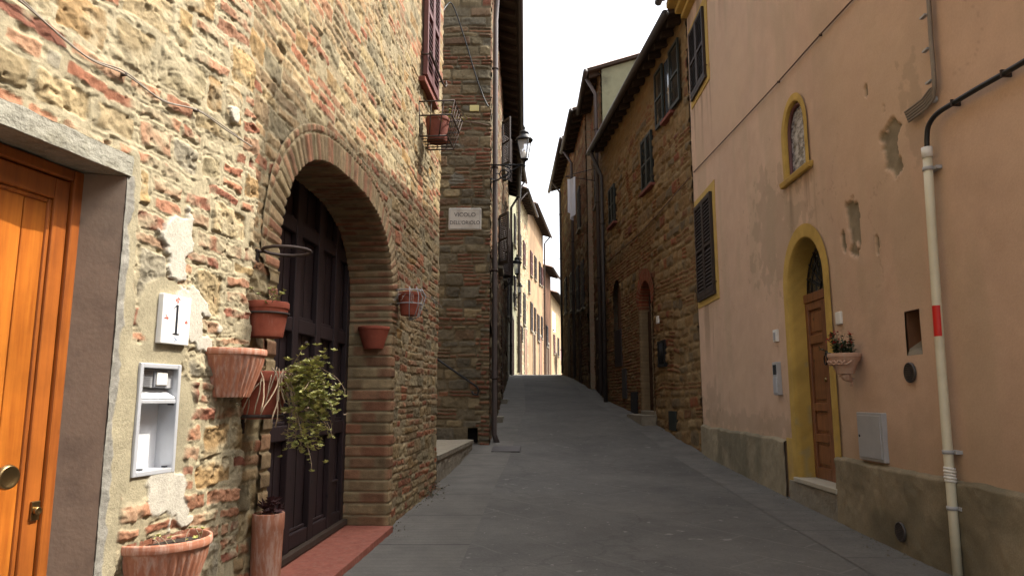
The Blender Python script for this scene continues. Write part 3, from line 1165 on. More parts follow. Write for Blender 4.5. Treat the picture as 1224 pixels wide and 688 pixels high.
def wall_disc(mb, W, s, z, prof, n=24):
    # turned piece with its axis along the wall normal: prof = (radius, height above wall)
    vs, fs = [], []
    m = len(prof)
    for (r, h) in prof:
        for k in range(n):
            t = 2*math.pi*k/n
            vs.append(W.P(s+r*math.cos(t), z+r*math.sin(t), h))
    for j in range(m-1):
        for k in range(n):
            p, q = j*n+k, j*n+(k+1) % n
            fs.append((p, q, q+n, p+n))
    fs.append(tuple(range((m-1)*n, m*n)))
    mb.add(vs, fs, True)
    return mb
ks, kz = NW.px(10, 570, dh+.03)
mb = wall_disc(MB(), NW, ks, kz, [(.030, dh-.028), (.030, dh-.018), (.014, dh-.012), (.014, dh+.012), (.034, dh+.016), (.038, dh+.026), (.034, dh+.036), (.030, dh+.037), (.026, dh+.034), (.0001, dh+.036)])
part('knob', mb, M['brass'], door)
ks, kz = NW.px(44, 610, dh)
mb = MB().wbox(NW, ks-.016, ks+.016, kz-.030, kz+.030, dh-.013, dh-.004)
wall_disc(mb, NW, ks, kz, [(.013, dh-.006), (.013, dh+.008), (.009, dh+.009), (.0001, dh+.006)])
part('lock', mb, M['brass'], door, bevel=.003)

# ------------------------------------------------------------------ 2. the house with the arched gate
AW = Wall((-1.25, 3.3), (-.85, 8.1))
AL = 4.86
H2 = thing('brick_house', 'brick and rubble house with the dark arched cellar gate', 'house', (-2.5, 5.5, 0))
A0, A1, ASP, ARI, AP = .335, 2.705, 1.90, .845, 2.7
ST2 = dict(seed=23, brick_h=(.060, .080), stone_h=(.09, .15), p_brick=lambda z: .80 if z < 3.6 else .60, stone_w=(.14, .36), brick_w=(.20, .32), mortar=.013, mort_col=lin(192, 175, 138, .48),
           stone_cols=[lin(198, 175, 128, .47), lin(185, 160, 116, .47), lin(203, 184, 142, .47), lin(162, 148, 116, .47), lin(188, 152, 100, .47)], brick_cols=BRKP, p_split=.35, warp=.014, relief=.006, smear=.25, round=.016, edge=.007, film=.30, rough=1.1, tilt=.012, sag=.03, p_miss=.06, crev=.009, cw=.005, facet=.03, lump=.010, face=.09, faceb=.009)
def arch_fn(s, z):
    return masonry(s, z, ST2)
def arch_hole(s, z):
    h = in_arch(s, z, A0-.05, A1+.05, -5, ASP, ARI+.05, AP)
    h |= (s > 3.70) & (s < 4.28) & (z > 4.52) & (z < 6.05)
    return h
wall_grid('wall', AW, [(-.30, A1+.1, .0088), (A1+.1, 3.70, .010), (3.70, 4.28, .0145), (4.28, AL, .0145)],
          [(-.5, 2.9, .0078), (2.9, 4.52, .0095), (4.52, 6.05, .018), (6.05, 8.0, .05)], arch_fn, M['masonry'], H2, arch_hole)
def vous(t, off, dep, s, z):
    rng = np.random.default_rng(5)
    t0 = ASP
    onarch = z > ASP-.01
    # voussoirs along the curve; ordinary courses down the jambs
    L = np.where(z > ASP-.01, .058, .092)
    k = np.floor(t/L).astype(int)
    k = np.clip(k, 0, 399)
    u = t-k*L
    r = rng.random((400, 12, 4))
    # band rows: one long header, then a thin outer row
    row = np.where(off < .165, 0, 1)
    jo = np.where(off < .165, off, off-.165)
    jl = np.where(off < .165, 0.165, .055)
    depi = np.clip(((-dep+(k % 2)*.12+.01)/.23).astype(int), 0, 3)
    rowi = np.where(dep < 0, 4+depi, row)
    du = np.minimum(u, L-u)
    q_ = (-dep+(k % 2)*.12+.01) % .23
    dv = np.where(dep < 0, np.minimum(q_, .23-q_), np.minimum(jo+.012*(dep >= 0)*(off < .165), jl-jo))
    d = np.minimum(du, dv)
    m = .010*(.4+1.2*fbm(s, z+dep*3, 6, 91))
    tt = sstep(0, 1, (d-m*.5)/.007)
    bc = np.array([lin(190, 162, 122, .52), lin(186, 140, 106, .52), lin(194, 170, 128, .52), lin(190, 148, 112, .52), lin(174, 148, 112, .52), lin(184, 130, 98, .51)])
    q = r[k, rowi]
    c = bc[(q[:, 1]*6).astype(int)]*(.7+.5*q[:, 2])[:, None]
    c = c*(.6+.75*fbm(s+dep, z, 26, 92, 4))[:, None]
    mc = np.array(lin(180, 162, 126, .58))[None]*(.7+.5*fbm(s, z, 15, 93))[:, None]
    c = lerp3(mc, c, tt)
    h = tt*(.006+.010*q[:, 3])+.006*(fbm(s+dep, z, 24, 94)-.5)
    return h, c
surround('arch', H2, AW, A0, A1, -.3, ASP, ARI, .36, .215, vous, M['masonry'], p=AP, res=.0075, proud=.006, jamb=.11)
body_on(H2, AW, -.1, AL, -.6, 8.0, .5, 7, M['side'], ends=(False, True))
roof_on(H2, AW, -.1, AL, 8.0, .5, 7)
# gate
gh = -.345
mb = MB()
mb.wbox(AW, A0-.1, A1+.1, -.2, 2.9, gh-.09, gh-.055)
gate = part('gate', mb, M['gate'], H2)
xs = [A0-.08, A0+.36, A0+.80, (A0+A1)/2+.0, A0+1.62, A0+2.02, A1-.03]
mb = MB()
for q in xs:
    mb.wbox(AW, q-.045, q+.055, G(AW.P(q, 0)[1])+.05, 2.85, gh-.053, gh-.010)
part('stile', mb, M['gate'], gate, bevel=.006)
for zz_ in (.30, 1.02, 1.74, 2.42):
    mb = MB()
    for i in range(len(xs)-1):
        mb.wbox(AW, xs[i]+.057, xs[i+1]-.047, zz_-.05, zz_+.05, gh-.053, gh-.014)
        mb.wbox(AW, xs[i]+.057, xs[i+1]-.047, zz_+.05, zz_+.075, gh-.053, gh-.034)
    part('rail', mb, M['gate'], gate, bevel=.008)
mb = MB()
for q in xs[:-1]:
    w = .30
    for j in range(2):
        mb.wbox(AW, q+.075+j*.15, q+.075+j*.15+.006, .35, 2.85, gh-.056, gh-.050)
part('bead', mb, M['gate'], gate)
fs_, fz_ = AW.px(402, 592, gh)
mb = MB().wbox(AW, fs_-.075, fs_+.075, fz_-.13, fz_+.10, gh-.045, gh-.03)
mb.wbox(AW, fs_-.09, fs_+.09, fz_+.10, fz_+.12, gh-.05, gh-.018)
mb.wbox(AW, fs_-.09, fs_-.075, fz_-.15, fz_+.10, gh-.05, gh-.018)
mb.wbox(AW, fs_+.075, fs_+.09, fz_-.15, fz_+.10, gh-.05, gh-.018)
mb.wbox(AW, fs_-.09, fs_+.09, fz_-.15, fz_-.13, gh-.05, gh-.018)
part('hatch', mb, M['gate'], gate, bevel=.003)
ks, kz = AW.px(367, 411, gh)
mb = wall_disc(MB(), AW, ks, kz, [(.02, gh-.012), (.02, gh), (.008, gh+.01), (.0001, gh+.01)], 12)
part('knob', mb, M['iron'], gate)
# kick board and threshold, following the slope
def slab(mb, W, s0, s1, h0, h1, dz0, dz1, n=8):
    for i in range(n):
        a, b = s0+(s1-s0)*i/n, s0+(s1-s0)*(i+1)/n
        ga, gb = G(W.P(a, 0)[1]), G(W.P(b, 0)[1])
        P = W.P
        mb.hexa([P(a, ga+dz0, h0), P(b, gb+dz0, h0), P(b, gb+dz0, h1), P(a, ga+dz0, h1), P(a, ga+dz1, h0), P(b, gb+dz1, h0), P(b, gb+dz1, h1), P(a, ga+dz1, h1)])
    return mb
rough(part('threshold', slab(MB(), AW, A0+.0, A1-.02, gh-.05, .065, -.15, .050, 9), M['terra_step'], H2), 4, .012, .10)
part('kickboard', slab(MB(), AW, A0+.01, A1-.01, gh-.02, gh+.03, .06, .10, 7), M['eave_wood'], gate)
# upper window with half open louvres
w2 = part('window', MB().wbox(AW, 3.69, 4.29, 4.51, 6.06, -.30, -.20), M['pane'], H2)
mb = MB()
mb.wbox(AW, 3.69, 3.70, 4.52, 6.05, -.2, .01); mb.wbox(AW, 4.28, 4.29, 4.52, 6.05, -.2, .01); mb.wbox(AW, 3.70, 4.28, 6.05, 6.06, -.2, .01)
part('reveal', mb, M['reveal'], w2)
for a, b in ((3.66, 3.985), (3.992, 4.32)):
    part('shutter', shutter_mb(MB(), AW, a, b, 4.56, 6.06, .025, t=.045, fr=.05, pitch=.06), M['shutter_red'], w2)
part('sill', MB().wbox(AW, 3.60, 4.36, 4.46, 4.515, -.2, .060), M['terra_dark'], w2, bevel=.006)
part('bar', MB().tube([AW.P(3.62, 4.78, .10), AW.P(4.36, 4.78, .10)], .014, 8), M['iron'], w2)
for q in (3.66, 4.32):
    part('stay', MB().tube([AW.P(q, 4.78, 0), AW.P(q, 4.78, .10)], .010, 6), M['iron'], w2)
mb = MB()
mb.tube([AW.P(4.36, 4.78, .10), AW.P(4.42, 4.76, .12), AW.P(4.45, 4.80, .13), AW.P(4.44, 4.84, .12)], .010, 6)
part('hook', mb, M['iron'], w2)

# ------------------------------------------------------------------ 3. the house on the alley corner (street sign)
FW = Wall((-6, 11.8), (-.375, 11.8))
LW = Wall((-.375, 11.8), (-.19, 22.0))
H3 = thing('corner_house', 'tall dark masonry house on the alley corner carrying the white street sign', 'house', (-1, 12, 0))
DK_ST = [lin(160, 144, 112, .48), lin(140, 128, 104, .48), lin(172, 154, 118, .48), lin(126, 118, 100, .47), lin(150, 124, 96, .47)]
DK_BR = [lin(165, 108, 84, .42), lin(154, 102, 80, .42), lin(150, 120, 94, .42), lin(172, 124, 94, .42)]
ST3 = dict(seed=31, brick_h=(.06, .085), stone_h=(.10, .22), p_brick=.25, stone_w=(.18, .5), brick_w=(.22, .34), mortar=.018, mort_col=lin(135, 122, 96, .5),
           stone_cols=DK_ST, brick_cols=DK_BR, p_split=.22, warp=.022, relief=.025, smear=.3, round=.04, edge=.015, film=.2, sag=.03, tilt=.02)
ST3Q = dict(ST3, seed=33, p_brick=1.0)
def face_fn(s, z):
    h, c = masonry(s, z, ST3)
    h2, c2 = masonry(s, z, ST3Q)
    k = ((s > 5.44+.05*np.sin(np.floor(z/.14)*2.4)) & (z < 3.3)) .astype(float)
    h = h*(1-k)+(h2+.012)*k
    c = lerp3(c, c2, k)
    for (cx, cz, rx, rz, sd) in ((5.05, 4.95, .16, .10, 71), (5.0, 5.55, .2, .05, 72)):
        q = blob(s, z, cx, cz, rx, rz, sd, .5)
        c = lerp3(c, np.array([lin(150, 145, 130, .5)]), q)
    return h, c
hx0, hz1 = FW.px(559, 511)
hx1, hz0 = FW.px(571, 531)
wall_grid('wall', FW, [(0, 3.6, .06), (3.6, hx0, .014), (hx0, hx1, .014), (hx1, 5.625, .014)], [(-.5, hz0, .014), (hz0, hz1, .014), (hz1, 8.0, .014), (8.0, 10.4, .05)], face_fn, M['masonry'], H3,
          lambda s, z: (s > hx0) & (s < hx1) & (z > hz0) & (z < hz1))
part('niche', MB().wbox(FW, hx0-.02, hx1+.02, hz0-.02, hz1+.02, -.40, -.25), M['dark'], H3)
def side3(s, z):
    return masonry(s, z, dict(ST3, seed=36, p_brick=.6, stone_cols=DK_ST, brick_cols=DK_BR))
wall_grid('facade', LW, [(0, LW.L, .03)], [(-.4, 8.6, .03), (8.6, 10.4, .08)], side3, M['masonry'], H3)
EV3 = at(616, 118, 18.3)[2]
H3b = body_on(H3, LW, .06, LW.L, -.5, EV3, .46, 6.5, M['side'], back=.4, ends=(False, True))
roof_on(H3, LW, 0, LW.L, EV3, .46, 6.5, rstep=.5)
# iron handrail with a curled end, on the alley face
mb = MB()
p0, p1 = FW.at(527, 432, .06), FW.at(570, 462, .06)
mb.tube([p0-(p1-p0)*.8, p0, p1, p1+np.array([.03, 0, -.06]), p1+np.array([.01, 0, -.13]), p1+np.array([-.06, 0, -.12]), p1+np.array([-.08, 0, -.07])], .017, 8)
for f in (-.4, .25, .8):
    q = p0+(p1-p0)*f
    mb.tube([q, q+np.array([0, .08, -.02])], .011, 6)
part('handrail', mb, M['black_iron'], H3)
drainpipe(H3, LW, [(.22, EV3-.1, .40), (.22, EV3-.45, .12), (.22, 8.0, .075), (.22, .65, .075), (.22, .50, .13)], .045)
# its shutters further up the street (half open, seen edge-on)
for (q, z0, z1) in ((3.6, 4.12, 5.25), (7.6, 4.5, 5.8), (5.5, 7.0, 8.2)):
    mb = MB().wbox(LW, q, q+.9, z0, z1, -.01, .03)
    w = part('window', mb, M['pane'], H3)
    part('sill', MB().wbox(LW, q-.08, q+.98, z0-.07, z0-.003, -.01, .11), M['plinth_stone'], w)
    for a, sg in ((q, -1), (q+.9, 1)):
        # leaf swung out square to the wall
        V = Wall(LW.P(a, 0, .03)[:2], LW.P(a+sg*.36, 0, .24)[:2], 1)
        part('shutter', shutter_mb(MB(), V, 0, V.L, z0, z1, -.018), M['shutter_brown'], w)
dh3 = [(2.2, 1.0), (5.6, .95)]
for q, wd in dh3:
    g = G(LW.P(q, 0)[1])
    d_ = part('door', MB().wbox(LW, q, q+wd, g, g+2.2, -.01, .022), M['door_old'], H3)
    part('step', MB().wbox(LW, q-.1, q+wd+.1, g-.2, g+.10, -.01, .16), M['plinth_stone'], d_)

# ------------------------------------------------------------------ 4. far left houses
def plaster_fn(base, seed, stain=None, mortar=None):
    b = np.array(base)
    st = np.array(stain if stain is not None else [x*.6 for x in base])
    def f(s, z):
        k = sstep(.45, .75, fbm(s, z, .8, seed, 4))*.6
        k2 = sstep(.5, .7, fbm(s*6, z*.7, 1.0, seed+3, 3))*.35
        c = b[None]*(.8+.4*fbm(s, z, 5, seed+5, 4))[:, None]
        c = lerp3(c, np.broadcast_to(st, c.shape), np.clip(k+k2, 0, .85))
        return .012*(fbm(s, z, 1.2, seed+7, 3)-.5)+.004*(fbm(s, z, 9, seed+8, 2)-.5), c
    return f
def mas_fn(**kw):
    st = dict(seed=1, brick_h=(.07, .1), stone_h=(.12, .26), p_brick=.4, stone_w=(.2, .5), brick_w=(.24, .36), mortar=.025, mort_col=lin(170, 150, 110, .5),
              stone_cols=DK_ST, brick_cols=DK_BR, p_split=.2, warp=.03, relief=.03, smear=.3, edge=.02, sag=.03, tilt=.02)
    st.update(kw)
    return lambda s, z: masonry(s, z, st)

def far_house(name, label, a, b, zt, ov, fn, depth=6, side=1, res=.05, wins=(), doors=(), pipe=None, mside='side', m='masonry', gut=True, rstep=.5):
    W = Wall(a, b, side)
    h = thing(name, label, 'house', (float(a[0]), float(a[1]), 0))
    g0 = min(G(a[1]), G(b[1]))-.4
    wall_grid('wall', W, [(0, W.L, res)], [(g0, zt+.25, res)], fn, M[m], h)
    body_on(h, W, 0, W.L, g0, zt, ov, depth, M[mside], back=.35)
    roof_on(h, W, 0, W.L, zt, ov, depth, gut=gut, rstep=rstep)
    for (s0, s1, z0, z1, mm) in wins:
        shut_window(h, W, s0, s1, z0, z1, M[mm], h=.03, sill=M['plinth_stone'], pitch=.06, hooks=False)
    for (s0, s1, ht, mm) in doors:
        g = min(G(W.P(s0, 0)[1]), G(W.P(s1, 0)[1]))
        d_ = part('door', MB().wbox(W, s0, s1, g-.1, g+ht, -.02, .03), M[mm], h)
        if side > 0:
            part('surround', MB().wbox(W, s0-.14, s0, g-.1, g+ht+.14, -.02, .045).wbox(W, s1, s1+.14, g-.1, g+ht+.14, -.02, .045).wbox(W, s0, s1, g+ht, g+ht+.14, -.02, .045), M['plinth_stone'], d_)
    if pipe is not None:
        drainpipe(h, W, [(pipe, zt-.05, ov), (pipe, zt-.5, .12), (pipe, G(W.P(pipe, 0)[1])+.1, .1)], .05)
    return h, W
far_house('shaded_house', 'dark narrow house between the alley corner house and the sunlit greenish one', (-.19, 22.0), (-.15, 28.0), 9.3, .4, mas_fn(seed=41, p_brick=.6), wins=((1.2, 2.2, 3.9, 5.3, 'shutter_brown'), (3.8, 4.8, 4.1, 5.5, 'shutter_brown'), (3.8, 4.8, 6.6, 7.9, 'shutter_brown')), doors=((2.6, 3.6, 2.3, 'door_old'),), pipe=5.8)
far_house('greenish_house', 'narrow sunlit house with pale greenish plaster far up the left side', (-.15, 28.0), (.22, 33.0), at(624, 198, 30.5)[2], .42, plaster_fn(lin(186, 184, 152, .50), 61, lin(140, 140, 110, .5)), m='plaster', wins=((3.0, 3.9, 5.2, 6.6, 'shutter_brown'), (3.0, 3.9, 8.0, 9.4, 'shutter_brown')), doors=((1.6, 2.7, 2.4, 'door_old'),), pipe=4.7)
far_house('cream_house', 'sunlit cream stone house with maroon shutters beyond the greenish facade', (.22, 33.0), (.85, 38.0), at(627, 244, 35.5)[2], .5, mas_fn(seed=43, p_brick=.2, stone_cols=[lin(205, 192, 156, .5), lin(190, 176, 140, .5), lin(180, 160, 122, .5)], mort_col=lin(200, 188, 154, .52), smear=.6), wins=((2.6, 3.5, 7.9, 9.2, 'shutter_red'), (2.6, 3.5, 4.9, 6.5, 'shutter_brown'), (.7, 1.4, 5.2, 6.4, 'shutter_brown'), (.8, 1.5, 8.0, 9.2, 'shutter_brown'), (1.7, 2.2, 4.0, 4.7, 'shutter_brown')), doors=((.9, 1.8, 2.4, 'door_old'), (3.2, 4.2, 2.4, 'door_brown')), pipe=.15)
far_house('orange_house', 'sunlit orange plastered house with long rows of shutters far up the street', (.85, 38.0), (2.05, 46.0), at(646, 266, 42)[2], .5, plaster_fn(lin(200, 166, 128, .50), 65, lin(165, 138, 108, .45)), m='plaster', wins=((1.0, 1.9, 8.0, 9.4, 'shutter_red'), (3.0, 3.9, 8.1, 9.5, 'shutter_brown'), (5.4, 6.3, 8.2, 9.6, 'shutter_brown'), (1.0, 1.9, 4.9, 6.5, 'shutter_brown'), (4.4, 5.3, 4.6, 6.2, 'shutter_brown'), (2.8, 3.5, 5.0, 6.4, 'shutter_brown'), (6.4, 7.1, 4.9, 6.3, 'shutter_brown'), (.2, .7, 6.9, 7.6, 'shutter_brown'), (6.8, 7.4, 8.3, 9.5, 'shutter_red')), doors=((2.2, 3.2, 2.5, 'door_old'), (5.4, 6.6, 2.7, 'door_brown')), pipe=7.8)
far_house('brown_house', 'brown house with laundry under its windows, lower than the orange one', (2.05, 46.0), (2.75, 50.0), at(655, 327, 48)[2], .6, plaster_fn(lin(120, 84, 58, .55), 67), m='plaster', wins=((1.2, 2.0, 4.6, 6.0, 'shutter_brown'),), doors=((1.4, 2.6, 2.6, 'door_old'),))
far_house('peach_house', 'small sunlit peach house near the end of the street', (2.75, 50.0), (4.05, 58.0), at(663, 360, 54)[2], .5, plaster_fn(lin(205, 176, 136, .50), 69, lin(176, 158, 128, .46)), m='plaster', wins=((1.5, 2.4, 4.4, 5.8, 'shutter_red'), (4.5, 5.4, 4.4, 5.8, 'shutter_brown')), doors=((2.8, 3.7, 2.4, 'door_old'),))
far_house('end_house', 'grey stone house closing the view at the end of the street', (4.05, 58.0), (7.2, 70.0), 8.6, .5, mas_fn(seed=47, p_brick=.3, stone_cols=[lin(180, 170, 145, .55), lin(160, 150, 130, .55)]), res=.08, wins=((2.0, 3.0, 4.2, 5.6, 'shutter_brown'),))

# ------------------------------------------------------------------ 5. the pink house, right
PK = Wall((2.72, 0), (2.943, 11.15), -1)
PE = 11.15
PM = 4.30
H4 = thing('pink_house', 'big salmon pink plastered house with ochre window bands and arched brown door', 'house', (5, 6, 0))
PINK = np.array(lin(228, 193, 164, .66))
def pink_fn(s, z):
    n1 = fbm(s, z, .55, 81, 4)
    n2 = fbm(s*2.5, z*.5, 1.3, 82, 4)
    n3 = fbm(s, z, 7, 83, 4)
    c = PINK[None]*(.78+.30*n1+.16*n3)[:, None]
    c = lerp3(c, np.broadcast_to(np.array(lin(216, 190, 158, .64)), c.shape), sstep(.5, .72, n2)*.45)
    c = lerp3(c, np.broadcast_to(np.array(lin(230, 196, 164, .72)), c.shape), sstep(.5, .3, n1)*.6)
    # grey-green damp bloom left of the niche window and low down
    for (cx, cz, rx, rz, sd, am) in ((7.6, 3.1, .75, .55, 84, .45), (10.6, 1.2, .4, .25, 85, .4), (4.75, 3.25, .12, .35, 86, .4), (9.0, .95, 2.2, .12, 87, .4)):
        q = blob(s, z, cx, cz, rx, rz, sd, 1.2)*am
        c = lerp3(c, np.broadcast_to(np.array(lin(176, 160, 132, .54)), c.shape), q*.7)
    h = .016*(fbm(s, z, .8, 88, 3)-.5)+.010*(fbm(s, z, 2.6, 90, 3)-.5)+.005*(fbm(s, z, 7, 89, 3)-.5)
    # rain streaks that start under the sills
    for (sa, sb, zt_, ln) in ((NI0-.12, NI1+.12, NIB-.08, 1.0), (9.9, 11.05, 5.95, 1.2), (9.9, 11.05, 2.66, 1.1), (4.3, 11.1, 7.6, 1.6)):
        q = (s > sa) & (s < sb) & (z < zt_)
        k = q*sstep(zt_-ln, zt_, z)*sstep(.48, .70, fbm(s*9, z*.5, 1.0, 91, 3))*.5
        c = lerp3(c, np.broadcast_to(np.array(lin(140, 118, 90, .5)), c.shape), k)
    # splash stain above the plinth
    k = sstep(1.25, .8, z+.35*(fbm(s, z, 2.2, 96, 4)-.5)*2)*.35
    c = lerp3(c, np.broadcast_to(np.array(lin(190, 162, 128, .58)), c.shape), k)
    # fallen plaster showing grey render
    k = np.zeros_like(s)
    for (px_, py_, rx, rz, sd) in ((1064, 176, .12, .25, 101), (1018, 264, .10, .24, 102), (1008, 292, .05, .10, 103), (1048, 292, .02, .07, 104), (1035, 108, .02, .05, 105)):
        a, b = PK.px(px_, py_)
        k = np.maximum(k, blob(s, z, a, b, rx, rz, sd, .75))
    gc = np.array(lin(165, 150, 124, .60))[None]*(.7+.6*fbm(s, z, 16, 106, 4))[:, None]
    c = lerp3(c, gc, k)
    h = h-k*.020+k*.007*(fbm(s, z, 25, 107)-.5)
    # hairline cracks
    cr = np.abs(fbm(s, z, 1.1, 158, 5)-.5)
    c = c*(1-.16*sstep(.0030, .0010, cr)*sstep(.45, .6, fbm(s, z, .9, 109, 2)))[:, None]
    return h, c
PD0, PD1, PSP, PRI = 6.40, 7.27, 2.36, .435
NI0, NI1, NIB, NIS, NIR = 6.60, 7.12, 3.49, 3.92, .29
VO = (4.89, 5.09, 1.545, 1.86)
def pink_hole(s, z):
    h = in_arch(s, z, PD0-.04, PD1+.04, .30, PSP, PRI+.03)
    h |= in_arch(s, z, NI0-.02, NI1+.02, NIB, NIS, NIR+.02)
    h |= (s > VO[0]) & (s < VO[1]) & (z > VO[2]) & (z < VO[3])
    return h
PEV = 7.85
WEV = 4.7
wall_grid('wall', PK, [(PM, VO[0], .016), (VO[0], VO[1], .014), (VO[1], PE, .016)], [(-.5, VO[2], .02), (VO[2], VO[3], .014), (VO[3], 4.6, .016), (4.6, PEV+.2, .05)], pink_fn, M['plaster'], H4, pink_hole)
wall_grid('wing_wall', PK, [(-6, 3.3, .08), (3.3, PM, .02)], [(-.8, 4.2, .02), (4.2, WEV+.1, .05)], pink_fn, M['plaster'], H4)
body_on(H4, PK, PM, PE, -.6, PEV, .42, 9, M['side_plaster'], back=.5, ends=(True, True))
body_on(H4, PK, -6, PM-.01, -.8, WEV, .35, 9, M['side_plaster'], back=.3, ends=(True, False))
roof_on(H4, PK, PM, PE-.12, PEV, .42, 9, rafters=False)
roof_on(H4, PK, -6, PM-.15, WEV, .35, 9, rafters=False)
mb = MB()
for i, (a, b, h) in enumerate(((PEV-.30, PEV-.22, .10), (PEV-.22, PEV-.12, .20), (PEV-.12, PEV-.005, .34))):
    mb.wbox(PK, PM, PE, a, b-.002, -.03, h)
part('cornice', mb, M['yellow'], H4, bevel=.015)
# rough cement plinth
def plinth_fn(s, z):
    c = np.array(lin(172, 158, 130, .62))[None]*(.55+.6*fbm(s, z, 3, 111, 4)+.3*fbm(s, z, 18, 112, 3))[:, None]
    c = lerp3(c, np.broadcast_to(np.array(lin(120, 116, 96, .5)), c.shape), sstep(.5, .7, fbm(s, z, 1.4, 113, 3))*.6)
    top = np.where(s > 6.9, .832, .745)+.02*(fbm(s, z*0, 3, 114, 3)-.5)*2
    h = .018+.030*fbm(s, z, 2.2, 115, 4)+.012*fbm(s, z, 14, 116, 3)
    h = h*sstep(top+.004, top-.03, z)-.03*sstep(top-.004, top+.012, z)
    return h, c
wall_grid('plinth', PK, [(-6, 3.3, .06), (3.3, PD0-.04, .014), (PD0-.04, PD1+.30, .014), (PD1+.30, PE, .014)], [(-.8, -.3, .1), (-.3, .60, .018), (.60, .87, .009)], plinth_fn, M['masonry'], H4,
          lambda s, z: (s > PD0-.04) & (s < PD1+.30))
# door surround in ochre
def ochre(t, off, dep, s, z):
    c = np.array((0.46, 0.305, 0.080))[None]*(.62+.5*fbm(s+dep, z, 4, 121, 4)+.25*fbm(s, z+dep, 20, 122, 3))[:, None]
    k = sstep(.62, .70, fbm(s+dep*2, z, 7, 123, 3))*(z < 1.6)
    c = lerp3(c, np.broadcast_to(np.array(lin(190, 175, 130, .6)), c.shape), k*.6)
    return .004*(fbm(s, z, 8, 124)-.5), c
surround('door_surround', H4, PK, PD0, PD1, .30, PSP, PRI, .20, .135, ochre, M['plaster'], res=.016, proud=.012)
part('surround_band', MB().wbox(PK, PD1+.136, PD1+.30, .30, .84, -.02, .011), M['yellow'], H4)
pdh = -.15
mb = MB()
mb.wbox(PK, PD0-.03, PD1+.03, .47, 2.20, pdh-.06, pdh-.030)
pdoor = part('door', mb, M['door_brown'], H4)
mid = (PD0+PD1)/2
mb = MB()
for a, b in ((PD0-.02, PD0+.06), (mid-.05, mid+.05), (PD1-.06, PD1+.02)):
    mb.wbox(PK, a, b, .47, 2.2, pdh-.03, pdh)
part('stile', mb, M['door_brown'], pdoor, bevel=.006)
mb = MB()
for a, b in ((PD0+.06, mid-.05), (mid+.05, PD1-.06)):
    for z0, z1 in ((.47, .58), (.82, .90), (1.12, 1.20), (1.78, 1.87), (2.12, 2.2)):
        mb.wbox(PK, a, b, z0, z1, pdh-.03, pdh-.002)
    for z0, z1 in ((.60, .80), (.92, 1.10), (1.22, 1.76), (1.89, 2.10)):
        mb.wbox(PK, a+.025, b-.025, z0+.01, z1-.01, pdh-.03, pdh-.015)
part('panel', mb, M['door_brown'], pdoor, bevel=.008)
part('rail', MB().wbox(PK, PD0-.02, PD1+.02, 2.2, 2.29, pdh-.04, pdh+.012), M['door_brown'], pdoor, bevel=.006)
mb = MB()
ks, kz = PK.px(981, 405, pdh)
wall_disc(mb, PK, mid-.05, 1.66, [(.03, pdh), (.03, pdh+.012), (.012, pdh+.03), (.0001, pdh+.03)], 14)
mb.tube([PK.P(mid-.05+.035*math.sin(t), 1.62-.045*(1-math.cos(t))+.03, pdh+.025) for t in np.linspace(-math.pi, math.pi, 15)], .007, 6)
part('knocker', mb, M['black_iron'], pdoor)
part('keyhole', wall_disc(MB(), PK, mid+.03, 1.42, [(.02, pdh), (.02, pdh+.012), (.0001, pdh+.012)], 12), M['brass'], pdoor)
# fanlight
mb = MB()
cv = arch_curve(PD0-.02, PD1+.02, 2.29, PRI+.06, 24)
mb.add([PK.P(mid, 2.29, pdh-.05)]+[PK.P(a, b, pdh-.05) for a, b in cv], [(0, i+1, i+2) for i in range(24)])
fan = part('fanlight', mb, M['pane'], pdoor)
mb = MB()
for i in range(1, 9):
    t = math.pi*i/9
    mb.tube([PK.P(mid+.09*math.cos(t), 2.30+.09*math.sin(t), pdh-.03), PK.P(mid+.44*math.cos(t), 2.30+.46*math.sin(t), pdh-.03)], .009, 6)
for r in (.09, .30, .41):
    mb.tube([PK.P(mid+r*math.cos(t), 2.30+r*math.sin(t)*1.05, pdh-.028) for t in np.linspace(0, math.pi, 15)], .009, 6)
part('grille', mb, M['black_iron'], fan)
part('doorstep', MB().wbox(PK, PD0-.06, PD1+.06, .425, .47, -.22, .05), M['lightstone'], H4, bevel=.008)
rough(part('step_block', MB().wbox(PK, PD0-.04, PD1+.22, -.3, .423, -.22, .035), M['plinth_stone'], H4), 5, .025, .12)
# shutter windows with ochre bands
def banded(z0, z1, s0, s1, band=.13):
    mb = MB()
    mb.wbox(PK, s0-band, s0, z0-band, z1+band, -.01, .012)
    mb.wbox(PK, s1, s1+band, z0-band, z1+band, -.01, .012)
    mb.wbox(PK, s0, s1, z1, z1+band, -.01, .012)
    mb.wbox(PK, s0, s1, z0-band*1.0, z0, -.01, .012)
    w = shut_window(H4, PK, s0, s1, z0, z1, M['shutter_brown'], h=.02, pitch=.055)
    part('band', mb, M['yellow'], w)
    part('sill', MB().wbox(PK, s0-.02, s1+.02, z0-.045, z0-.002, .0125, .05), M['shutter_brown'], w)
    return w
banded(2.76, 4.22, 10.02, 10.98)
banded(6.02, 7.12, 10.02, 10.90)
